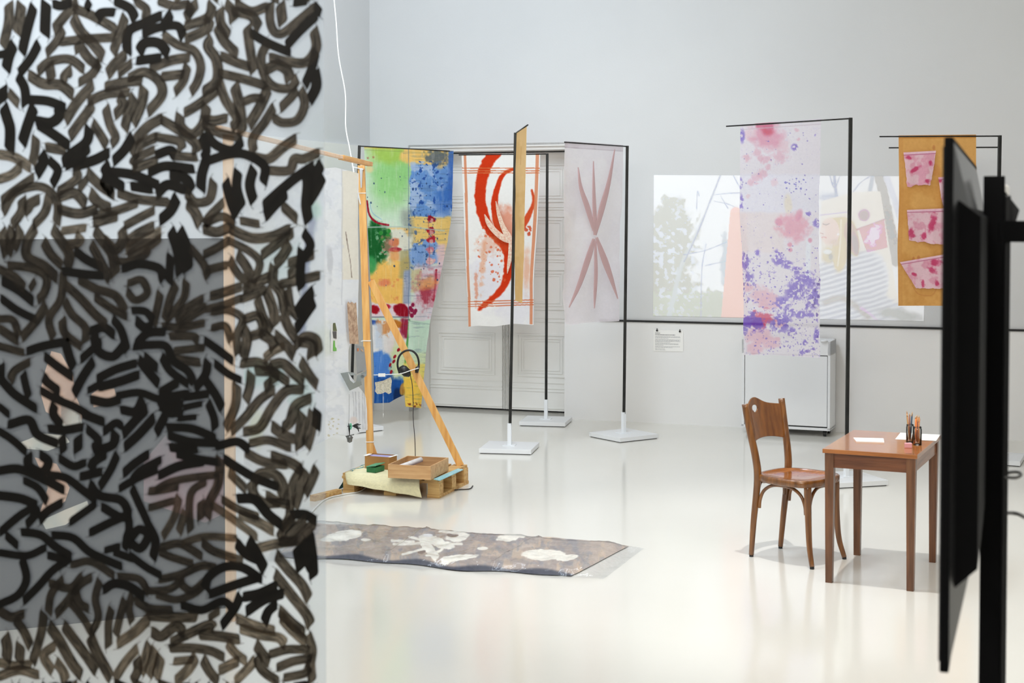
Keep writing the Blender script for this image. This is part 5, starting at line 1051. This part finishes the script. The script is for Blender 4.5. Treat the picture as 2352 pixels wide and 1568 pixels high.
# ------------------------------------------------------------------ lettered clear sheet, left
GD = 3.2
STR1 = """60,20 60,150 20,330;150,20 135,130 118,240;235,40 190,200 150,370!;320,10 315,120 310,250!;540,10 450,110 370,210;100,300 60,400 40,490!;270,300 210,410 130,510!;440,200 390,290 320,370;120,520 170,610 180,730!;200,690 330,700 440,740!;400,720 410,800 350,850 260,840!;240,730 190,870 150,1000!;20,730 50,820 70,900 65,1050!;260,860 370,930 480,1010!;520,60 640,110 800,200;500,110 560,220 650,310 720,400;430,290 600,270 780,260;870,110 830,230 780,370;780,85 700,90 675,130!;800,10 900,60 940,140!;940,10 1010,60 1010,120;1110,110 1000,160 890,220 880,370!;1000,230 1100,190 1230,180 1270,260!;1190,90 1120,200!;200,520 300,580 420,590 510,660;260,500 340,430 480,410 580,480;340,440 350,500 360,560;500,480 450,530 470,560;560,310 520,350;560,330 620,410 690,460;690,430 640,510 550,570;880,370 800,440 740,520;910,440 870,470 820,510;960,370 1000,300 1100,300 1170,380!;960,420 1030,410 1100,400!;1050,470 1180,420 1300,400;1130,240 1230,310 1340,350 1390,450 1370,560 1320,640;1130,530 1260,515;1300,450 1270,560 1210,640;740,600 860,570 970,560;900,540 1000,500 1100,560 1120,660 1020,780;650,580 540,700 450,840;650,720 560,840 480,950;620,700 740,650 880,640;640,850 700,940 740,1010;730,740 760,860 800,950 770,1000;1000,600 980,720 920,860;930,660 890,780 860,900;820,660 850,730 790,800;1370,20 1330,60 1280,130;1470,20 1440,120 1290,180;1450,120 1430,200 1290,270;1110,10 1200,40 1290,30;1320,20 1300,110;1520,60 1530,160 1590,250;1560,20 1610,80 1620,150;1500,170 1550,280 1650,380;1640,30 1740,80 1840,50;1620,80 1740,110 1800,200;1870,20 1870,140 1900,220 1960,230 2060,150 2180,50;1940,20 1960,170;2200,100 2080,210 1980,320!;1710,180 1730,330 1760,500;1740,230 1860,300 2000,360!;2170,200 2190,330 2120,430 2000,430 1880,400;1860,290 1810,390 1830,520 1900,600 2010,610 2060,540;2010,560 1990,490 1920,450 1850,480;1540,390 1630,430 1720,460;1470,260 1440,320 1500,420 1500,560 1400,640;1530,510 1660,540 1830,590;1510,550 1560,690 1640,820 1600,890;1620,580 1660,740 1680,930;1860,600 1800,740 1720,870;1700,700 1750,680 1810,680;1900,740 1830,850 1750,960 1760,1060;2060,620 2010,680 1940,750;2080,620 2110,720 2060,830 1960,850 1900,820;2190,350 2160,470 2110,590!;2180,490 2190,600 2140,700!;2210,640 2220,740 2170,860!;1510,620 1380,720 1280,780;1430,720 1410,850 1330,930 1250,870 1250,790;1420,830 1490,835 1560,820;1410,860 1520,920 1650,950;1850,910 2000,900 2180,890 2250,960;2090,1010 2170,1000 2260,980!;2050,960 1960,1020 1860,1100 1770,1090;2200,1060 2100,1100 2040,1100 2000,1180 1850,1180;1420,910 1490,1000 1610,1040 1680,970!;1450,1110 1580,1070 1700,1070 1830,1150 1820,1270!;1440,1080 1400,1200 1390,1320!;1390,940 1430,1040 1400,1100!;1560,1250 1600,1400 1640,1500!;1650,1180 1640,1300 1680,1440!;1760,1160 1730,1280 1760,1400!;1480,1250 1450,1380 1350,1400 1290,1330;2170,1150 2050,1230 1930,1330 1820,1430!;1990,1330 1900,1420 1830,1500!;2230,1130 2180,1220 2140,1300!;2240,1220 2190,1320 2140,1400!;2270,1300 2190,1400 2150,1500!;2290,1400 2210,1480 2180,1560!;2100,1170 2130,1260 2120,1420 2140,1540!;1950,1420 2060,1520;1550,1400 1450,1500 1420,1560;1120,820 1020,880 930,980;1120,830 1220,890 1350,990 1360,1060;1080,950 960,1010 920,1090;1090,950 1240,980 1260,1040;1060,1040 940,1100 920,1150;1200,1080 1350,1090;1080,1110 930,1170;1090,1070 1180,1040 1210,1080!;1040,1190 1150,1150 1330,1170!;920,940 860,1040 780,1120!;720,1130 760,1230 860,1300!;760,1190 920,1210 1090,1280!;620,880 600,980 500,1060 430,1130!;620,1020 540,1100 460,1150!;750,1060 650,1110 520,1150!;330,1020 440,1040;250,950 240,1060 220,1130;280,1060 300,1120 250,1210!;340,1110 400,1180 360,1280!;0,1070 100,1090 210,1160~;150,1150 80,1210 0,1240~;230,1230 100,1320 10,1390;20,1470 100,1340 240,1290 340,1320 400,1420 390,1550;150,1370 150,1460 80,1560;270,1380 200,1420 210,1480;340,1360 310,1470 230,1560;520,1170 530,1240 400,1330;600,1190 690,1280 790,1350;600,1240 550,1310;620,1330 680,1400 760,1440;420,1360 520,1340 600,1420;410,1450 540,1480 660,1450;660,1490 800,1460 940,1410;830,1340 960,1380 1160,1400;700,1230 780,1340!;920,1290 1040,1310!;1190,1210 1290,1240 1330,1330!;1080,1350 1160,1280 1270,1310!;1230,1360 1180,1460 1100,1530!;1290,1400 1350,1470 1390,1560;660,1540 800,1500;1060,1460 960,1510 870,1560;1430,1540 1540,1500 1620,1550;2260,1450 2280,1560;0,380 40,370!;20,600 20,710!;60,640 130,720;1680,1530 1780,1550;480,20 420,40 380,30!;620,10 600,60!;2050,20 2110,10!;2180,40 2220,90!"""
STR2 = """10,20 50,200;90,10 50,190;150,10 90,150;250,0 190,110 190,210 300,270 400,360;360,10 430,110 480,200 460,290;300,100 350,190 430,270;440,30 580,10~;560,50 540,110 470,130~;650,20 720,110 780,200 800,340;630,120 690,230 760,370;840,10 850,90 800,160 720,90;1060,0 960,50 880,110;1110,40 1000,100 880,160~;1110,80 1020,150 900,200~;520,170 600,230 700,280!;0,300 100,350 170,430;70,270 220,290 320,350 310,450 260,510;450,310 580,330 700,340!;20,380 130,440 230,520!;10,500 120,580 240,640!;240,380 210,430;440,330 420,500 340,640 370,770;450,400 560,500 650,600 740,680;550,370 660,430 800,480 870,590;660,490 760,560 870,620;450,520 500,610 590,700 590,800;430,640 450,740 560,830;320,540 260,640 150,770;0,640 90,650 130,760;0,710 120,790;0,830 150,870;860,290 960,260 1100,290 1130,370!;900,390 980,370 1020,460 940,510 880,450;800,240 920,240 1000,200 1030,150;1180,20 1230,170 1250,330!;1240,20 1290,150 1300,310!;1180,200 1170,390!;1320,150 1410,260 1440,350;1420,20 1500,40 1580,10;1580,100 1500,150 1420,190;1590,100 1740,180 1800,260 1750,390;1590,230 1650,330 1730,400;1640,190 1700,270 1740,350;2030,40 1920,120 1810,200;1600,20 1740,80 1880,70 2000,20;1440,300 1560,270;1660,420 1570,450 1470,480;1440,570 1560,540 1660,500;1860,350 1780,390 1690,440;1680,500 1760,470 1830,440;1780,490 1820,620 1880,730;1840,430 1890,570 1910,690;1900,270 1890,370 1950,470 1970,580;2010,110 1960,200 1900,270;2010,250 2160,200;2000,330 2100,270;1950,400 2080,370 2200,340;2200,170 2230,280 2170,360 2100,330;2100,40 2150,130 2100,220!;2090,160 2080,350 2090,430!;2280,20 2240,80;2190,90 2230,200 2240,300;2230,340 2230,450 2220,560;1990,430 2010,560 2060,620;2170,440 2110,510 2050,600!;2180,520 2110,620 2050,710!;2250,590 2190,670 2060,740!;1960,590 1990,680 2050,780;1220,400 1180,500 1140,650;1110,460 1090,560 1060,680;1290,380 1270,500 1160,640;1400,500 1300,560 1220,650;1420,560 1320,620 1240,680;930,580 1010,590 1060,650!;940,650 1000,700 1040,690!;1140,690 1260,700 1400,670;1190,760 1330,760 1370,790;1220,860 1400,840;1230,920 1370,940;1130,730 1020,740 940,820!;940,830 1040,820 1150,830 1200,930 1300,1000 1340,1080!;1420,790 1520,860 1610,930!;1480,700 1560,690 1600,790;1480,590 1580,580 1680,640 1640,760 1650,880;1680,700 1710,780 1680,920;1700,640 1790,620 1820,720 1740,760;1800,740 1880,790 1900,850;1900,750 1990,830 2040,900;1960,830 1880,870 1830,920~;1680,950 1790,940 1900,1010 2000,1080;1880,960 1960,950 2040,1020 2110,1080;2080,930 2150,1040 2200,1100;2040,830 2110,760 2190,780 2210,880;2080,800 2160,820 2160,910;2110,1080 2160,1160 2230,1170!;1740,1010 1730,1110 1700,1210;1900,1130 1800,1200 1700,1320 1600,1420;2090,1130 1980,1140 1880,1260 1800,1390 1700,1420;2150,1190 2050,1240 2010,1350 1950,1400;2200,1270 2190,1400!;2100,1290 2080,1420 2080,1540;2170,1280 2150,1420 2120,1530;1880,1380 1960,1440 2030,1470;1740,1500 1860,1480 2000,1530;1640,1090 1630,1240 1560,1400;640,720 720,700 790,750!;650,740 680,860 780,900 860,820!;560,920 640,850 700,800!;780,640 840,720 880,860!;200,860 290,830 440,800!;450,790 480,900 510,980!;310,900 400,970 500,1040!;650,930 580,1030 510,1160!;200,940 100,1000 70,1070;160,1020 180,1110 200,1180!;0,1050 100,1160 250,1260!;300,1040 330,1080 410,1140!;290,1140 400,1200 520,1250 620,1310!;380,1230 370,1300 430,1380!;680,1050 800,990 930,950!;700,1110 840,1070 950,1030!;960,920 1040,1020 1100,1090!;1000,900 1090,980!;1120,900 1180,1000 1300,1090!;620,1130 700,1090!;640,1200 740,1220 820,1200!;820,1170 960,1150 1080,1190!;1110,1150 1230,1080!;1110,1190 1290,1160!;1440,930 1420,1030 1350,1120!;1490,950 1580,1020 1660,1060!;1420,1060 1490,1160 1540,1260!;1290,1180 1430,1160!;1120,1250 1250,1230!;1290,1250 1380,1230!;1250,1330 1340,1320!;1100,1190 1160,1290 1250,1290!;1440,1220 1480,1320 1490,1400!;990,1190 940,1280 850,1270!;1020,1260 940,1340 850,1440!;1070,1320 960,1440 860,1530!;1150,1300 1080,1430!;1170,1390 1330,1400 1480,1460!;1180,1450 1320,1490 1500,1500!;1190,1530 1350,1540!;840,1380 800,1360 720,1420!;70,1370 200,1340 260,1440 390,1500!;0,1420 90,1480 180,1560!;350,1400 440,1410 560,1390!;600,1400 680,1480 640,1540!;540,1450 540,1560!;800,1420 780,1510 670,1550!;0,1250 60,1300!;10,960 10,1050!;580,1300 710,1350!;1510,1520 1640,1490 1720,1540!;430,1450 440,1560!;1850,1060 1860,1130;1780,1000 1890,1010 1900,1090"""
STR3 = """190,10 200,90 290,130 330,60 270,10!;0,120 130,110 300,180 430,250!;340,150 450,170 560,250 650,320!;410,40 500,90 570,70!;560,160 680,130!;620,120 640,60 720,10!;800,10 750,120 680,230!;1010,10 920,70 840,140!;1090,50 960,120 900,190!;1380,60 1220,90 1090,150!;1220,10 1340,40 1470,60!;1470,150 1300,170 1160,200 1070,250;1200,230 1110,250 1030,260;1170,330 1100,350 1030,370;820,240 920,180 1060,120!;900,240 950,350 1010,480!;1500,30 1490,200 1430,330 1410,440;1400,200 1310,260 1290,380 1300,530;1220,300 1190,430 1110,570~;1260,400 1220,540~;1370,330 1370,450;610,210 680,290 820,320 870,400 830,440 700,370!;870,420 720,490 620,540!;650,350 480,470!;420,340 320,400 270,460!;170,190 260,240 320,330!;230,370 130,430 0,540!;0,290 140,310 240,350!;270,390 180,490!;160,540 280,560 380,640 480,700!;370,560 500,580 620,680 820,770!;0,680 180,700 300,650!;40,560 120,630!;150,720 180,860 120,970 0,1030!;480,720 360,800 260,910 160,1010!;500,760 620,740 770,830;340,700 430,730 430,780!;560,840 480,920 350,890;430,860 350,960 330,1090;620,850 540,900 460,1010 380,1100;680,870 650,990 670,1120 620,1230;510,930 540,1020 600,1060;480,1020 570,1130 620,1220;710,930 780,890 880,910 980,980!;890,700 1000,780 1090,830!;790,680 900,720!;730,660 800,640!;860,570 850,650!;900,570 950,520 1010,560 960,650 900,620!;860,400 880,480 870,640!;1010,490 1060,600 1040,720!;1110,640 1230,620 1370,700;1100,680 1170,710 1300,750;1260,610 1400,570 1600,580~;1380,610 1460,670 1640,730;1100,860 1230,830 1370,770 1460,780;820,840 950,860 1010,950;1000,940 1150,930 1250,860;1080,970 1200,1000 1320,960 1390,900;1230,890 1310,940 1400,870;1400,930 1420,850 1520,780 1650,780 1780,860!;1440,960 1600,900 1760,850!;930,1010 1020,1060 1160,1070;1250,1040 1380,1070 1520,1010 1600,1080!;1020,1110 1180,1120 1330,1120;1640,970 1600,1060 1510,1180!;1430,1120 1490,1080;1040,1220 1100,1250 1200,1180 1260,1230;1170,1290 1290,1230 1430,1170 1460,1200;1370,1240 1500,1250 1620,1270;1550,1290 1600,1360 1680,1420~;1170,1330 1320,1330 1440,1350 1520,1390;900,970 880,1060 900,1150;850,1000 820,1110 790,1240;760,1060 740,1160 740,1320;1020,1120 920,1220 800,1300~;330,1170 400,1270 490,1430 560,1520;430,1170 520,1290 600,1400 660,1490;610,1240 660,1360 760,1540;300,1090 280,1230 220,1430;100,1130 160,1210 210,1320;30,1240 50,1330 40,1420;140,1300 130,1430;0,1080 80,1120 150,1100;380,1310 300,1380 360,1490~;0,1430 100,1450 200,1440~;0,1520 130,1480 250,1510~;380,1420 430,1490 450,1560~;940,1330 860,1420 780,1540~;1020,1300 960,1500~;1060,1330 1010,1520~;1100,1380 1060,1540~;930,1400 940,1480 900,1560;1340,1380 1280,1480 1190,1560~;1200,1420 1300,1410~;1380,1400 1430,1490 1490,1560;1500,1480 1560,1450 1620,1420~;1600,1560 1700,1460 1740,1410~;1740,1300 1790,1370 1840,1430;1750,1380 1790,1480 1900,1560;1620,1130 1740,1180 1860,1210~;1650,1200 1780,1240 1900,1260 1950,1310~;1670,980 1770,960 1880,910!;1680,1080 1800,1000 1920,960!;1890,1030 1830,1080 1800,1160!;1880,690 1960,790 2060,900 2110,1000;1870,820 1980,960 2090,1100 2120,1180;1900,1070 1990,1160 2080,1230;1910,1110 1990,1200 2090,1290~;1850,1370 1960,1340 2090,1340;1900,1460 2000,1420 2110,1400;1950,1530 2080,1500 2110,1450;2100,1240 2130,1340 2120,1440 2130,1560;1610,610 1680,690 1760,730!;1690,590 1750,690 1810,800!;1520,320 1620,380 1750,430;1630,310 1740,320 1830,420 1920,490!;1440,350 1560,430 1750,570~;1640,420 1740,460 1860,530~;1530,40 1620,100 1740,170 1890,230!;1680,0 1800,60 1940,80;1730,200 1780,140 1880,150 1930,230 1910,310;1720,180 1730,280 1800,340 1900,340;1820,290 1890,330 1960,350;1860,20 1990,70 2060,120;2060,100 2000,200 1980,330 1970,440 1910,520;2080,110 2060,220 2010,370;2160,100 2120,200 2080,280;2000,420 2080,420 2150,460!;2010,430 1950,500 1900,590;2090,450 2020,510 1950,580;2150,470 2090,530 2010,600 1920,600;2010,600 1880,620 1760,650~;2020,640 2040,740 2050,800!;2060,600 2090,720 2120,790!;2110,560 2130,700 2140,850!;1560,130 1620,190 1680,250"""
strokes = []
for txt, sc_, oy in ((STR1, 3.0154, 0), (STR2, 3.0154, 520), (STR3, 2.969, 1040)):
    for q in txt.replace('\n', '').split(';'):
        tone = 1.0
        if q[-1] == '!': tone = 0.0; q = q[:-1]
        elif q[-1] == '~': tone = 2.0; q = q[:-1]
        strokes.append(([(float(a_)/sc_, float(b_)/sc_+oy) for a_, b_ in (c_.split(',') for c_ in q.split())], tone))
strokes = [s_ for s_ in strokes if len(s_[0]) > 1]
vis = list(strokes)
for dx, dy in ((0, 1568), (0, -1568), (-756, 0), (-756, 1568), (-756, -1568)):     # the lettering goes on beyond the frame
    for P, tn in vis: strokes.append(([(x+dx, y+dy) for x, y in (P if dx == 0 else [(745-x, y) for x, y in P])], tn))
XL, XR = -1.55, (745-CX)/F*GD
def lettering():
    V = []; Fc = []; UV = []; TN = []; rr = random.Random(11)
    for si, (P, tn) in enumerate(strokes):
        W0 = (rr.uniform(18, 22.5) if P[0][0] < 540 and 540 < P[0][1] < 1400 else rr.uniform(21, 26)) * (0.8 if len(P) == 2 and math.dist(P[0], P[1]) < 35 else 1)
        # overshoot ends slightly into hairlines
        a_ = np.array(P[0]); b_ = np.array(P[1]); c_ = np.array(P[-2]); d_ = np.array(P[-1])
        P = [tuple(a_+(a_-b_)/np.linalg.norm(a_-b_)*16)] + list(P) + [tuple(d_+(d_-c_)/np.linalg.norm(d_-c_)*16)]
        C = spline(P, 7); n = len(C); X = np.array(C); seg = np.r_[0, np.cumsum(np.hypot(*np.diff(X, axis=0).T))]; L_ = seg[-1]
        T = np.gradient(X, axis=0); T /= (np.linalg.norm(T, axis=1)[:, None]+1e-6); Nn = np.stack([-T[:, 1], T[:, 0]], 1)
        base = len(V); ok = True; pts = []
        HW = W0/2; ext = 13.0
        def cut(Tv, Nv):            # the flat brush is held upright, so strokes end on near-vertical cuts
            d_ = -W0*Nv[0]/(Tv[0] if abs(Tv[0]) > 0.15 else math.copysign(0.15, Tv[0] or 1))
            return max(-0.85*W0, min(0.85*W0, d_))
        d0, d1 = cut(T[min(2, n-1)], Nn[min(2, n-1)]), cut(T[max(n-3, 0)], Nn[max(n-3, 0)])
        s0 = 1 if d0 < 0 else -1; s1 = 1 if d1 > 0 else -1
        q0, q1 = max(0.32*W0, abs(d0)), max(0.32*W0, abs(d1)); mx_ = max(4.0, L_/2-2)
        for i in range(n):
            def half(d, q): return float(ss(ext*0.5, min(ext*0.5+q, mx_), d))**0.8
            f0, f1 = half(seg[i], q0), half(L_-seg[i], q1)
            lo_, hi_ = -HW, HW
            for f_, s_, dd in ((f0, s0, seg[i]), (f1, s1, L_-seg[i])):
                if f_ < 1:
                    wd_ = max(W0*f_, 1.5); kk = 1-float(ss(0, ext+3, dd))
                    if s_ > 0: lo_ = max(lo_, HW-wd_)
                    else: hi_ = min(hi_, -HW+wd_)
                    lo_ -= s_*HW*0.4*kk; hi_ -= s_*HW*0.4*kk
            if hi_-lo_ < 1.5: mm = (hi_+lo_)/2; lo_, hi_ = mm-0.75, mm+0.75
            for k in range(5):
                f = k/4; off = lo_+(hi_-lo_)*f; q = X[i]+Nn[i]*off; pts.append((q[0], q[1], seg[i]/22, f))
        W3 = [at(q[0], q[1], GD-0.006-0.0002*(si % 7)) for q in pts]
        if any(v.x > XR+0.005 or v.x < XL or v.z < 0.03 or v.z > 3.15 for v in W3): 
            continue
        for v, q in zip(W3, pts): V.append(v); UV.append((q[2], q[3])); TN.append((tn+rr.uniform(-0.02, 0.02), rr.random()))
        rnd = rr.random()
        for i in range(n-1):
            for k in range(4): o_ = base+i*5+k; Fc.append((o_, o_+1, o_+6, o_+5))
        for j in range(base, len(V)): TN[j] = (tn, rnd)
    me = bpy.data.meshes.new('brush_lettering'); me.from_pydata([tuple(v) for v in V], [], Fc); me.update()
    ca = me.color_attributes.new('dye', 'FLOAT_COLOR', 'POINT'); d = np.array([(u_*0.1, v_, t_[0]/2, t_[1]) for (u_, v_), t_ in zip(UV, TN)], np.float32); ca.data.foreach_set('color', d.ravel())
    m = bpy.data.materials.new('brushed_black_ink'); m.use_nodes = True; nt = m.node_tree; bs = nt.nodes['Principled BSDF']; out = nt.nodes['Material Output']
    va = nt.nodes.new('ShaderNodeVertexColor'); va.layer_name = 'dye'; sp = nt.nodes.new('ShaderNodeSeparateColor'); nt.links.new(va.outputs[0], sp.inputs[0])
    cb_ = nt.nodes.new('ShaderNodeCombineXYZ'); ma = nt.nodes.new('ShaderNodeMath'); ma.operation = 'MULTIPLY'; ma.inputs[1].default_value = 7.0; mb_ = nt.nodes.new('ShaderNodeMath'); mb_.operation = 'MULTIPLY'; mb_.inputs[1].default_value = 12.0; mc = nt.nodes.new('ShaderNodeMath'); mc.operation = 'MULTIPLY'; mc.inputs[1].default_value = 40
    nt.links.new(sp.outputs[0], ma.inputs[0]); nt.links.new(sp.outputs[1], mb_.inputs[0]); nt.links.new(va.outputs[1], mc.inputs[0]); nt.links.new(ma.outputs[0], cb_.inputs[0]); nt.links.new(mb_.outputs[0], cb_.inputs[1]); nt.links.new(mc.outputs[0], cb_.inputs[2])
    nz = nt.nodes.new('ShaderNodeTexNoise'); nz.inputs['Scale'].default_value = 1.0; nz.inputs['Detail'].default_value = 3; nt.links.new(cb_.outputs[0], nz.inputs['Vector'])
    rp = nt.nodes.new('ShaderNodeValToRGB'); rp.color_ramp.elements[0].position = 0.44; rp.color_ramp.elements[1].position = 0.64; nt.links.new(nz.outputs['Fac'], rp.inputs[0])
    mx = nt.nodes.new('ShaderNodeMix'); mx.data_type = 'RGBA'; mx.inputs[6].default_value = (0.0035, 0.0032, 0.003, 1); mx.inputs[7].default_value = (0.030, 0.024, 0.018, 1)
    tm_ = nt.nodes.new('ShaderNodeMath'); tm_.operation = 'MULTIPLY_ADD'; tm_.inputs[1].default_value = 0.85; tm_.inputs[2].default_value = 0.03; nt.links.new(sp.outputs[2], tm_.inputs[0])
    fm = nt.nodes.new('ShaderNodeMath'); fm.operation = 'MULTIPLY'; ad2 = nt.nodes.new('ShaderNodeMath'); ad2.operation = 'ADD'; ad2.inputs[1].default_value = 0.25
    nt.links.new(rp.outputs[0], ad2.inputs[0]); nt.links.new(ad2.outputs[0], fm.inputs[0]); nt.links.new(tm_.outputs[0], fm.inputs[1]); nt.links.new(fm.outputs[0], mx.inputs[0]); nt.links.new(mx.outputs[2], bs.inputs['Base Color']); bs.inputs['Roughness'].default_value = 0.6; bs.inputs['Specular IOR Level'].default_value = 0.12
    tr = nt.nodes.new('ShaderNodeBsdfTransparent'); tr.inputs[0].default_value = (1.0, 0.80, 0.58, 1); ms_ = nt.nodes.new('ShaderNodeMixShader'); f2 = nt.nodes.new('ShaderNodeMath'); f2.operation = 'MULTIPLY'; f2.inputs[1].default_value = 0.34; nt.links.new(fm.outputs[0], f2.inputs[0]); nt.links.new(f2.outputs[0], ms_.inputs[0])
    nt.links.new(bs.outputs[0], ms_.inputs[1]); nt.links.new(tr.outputs[0], ms_.inputs[2]); nt.links.new(ms_.outputs[0], out.inputs[0])
    return me, m
gs = thing('lettered_clear_sheet', ((XL+XR)/2, GD, 0), 0, 'tall clear sheet covered with black brush calligraphy, closest to the viewer', 'sheet')
B().box((0, 0.002, 1.6), (XR-XL, 0.003, 3.2)).build('clear_sheet', M['sheet'], gs)
me, m = lettering(); me.transform(Matrix.Translation((-(XL+XR)/2, -GD, 0))); o = link('brush_lettering', me, m, gs); o['label'] = 'black brush calligraphy strokes'; o['kind'] = 'stuff'
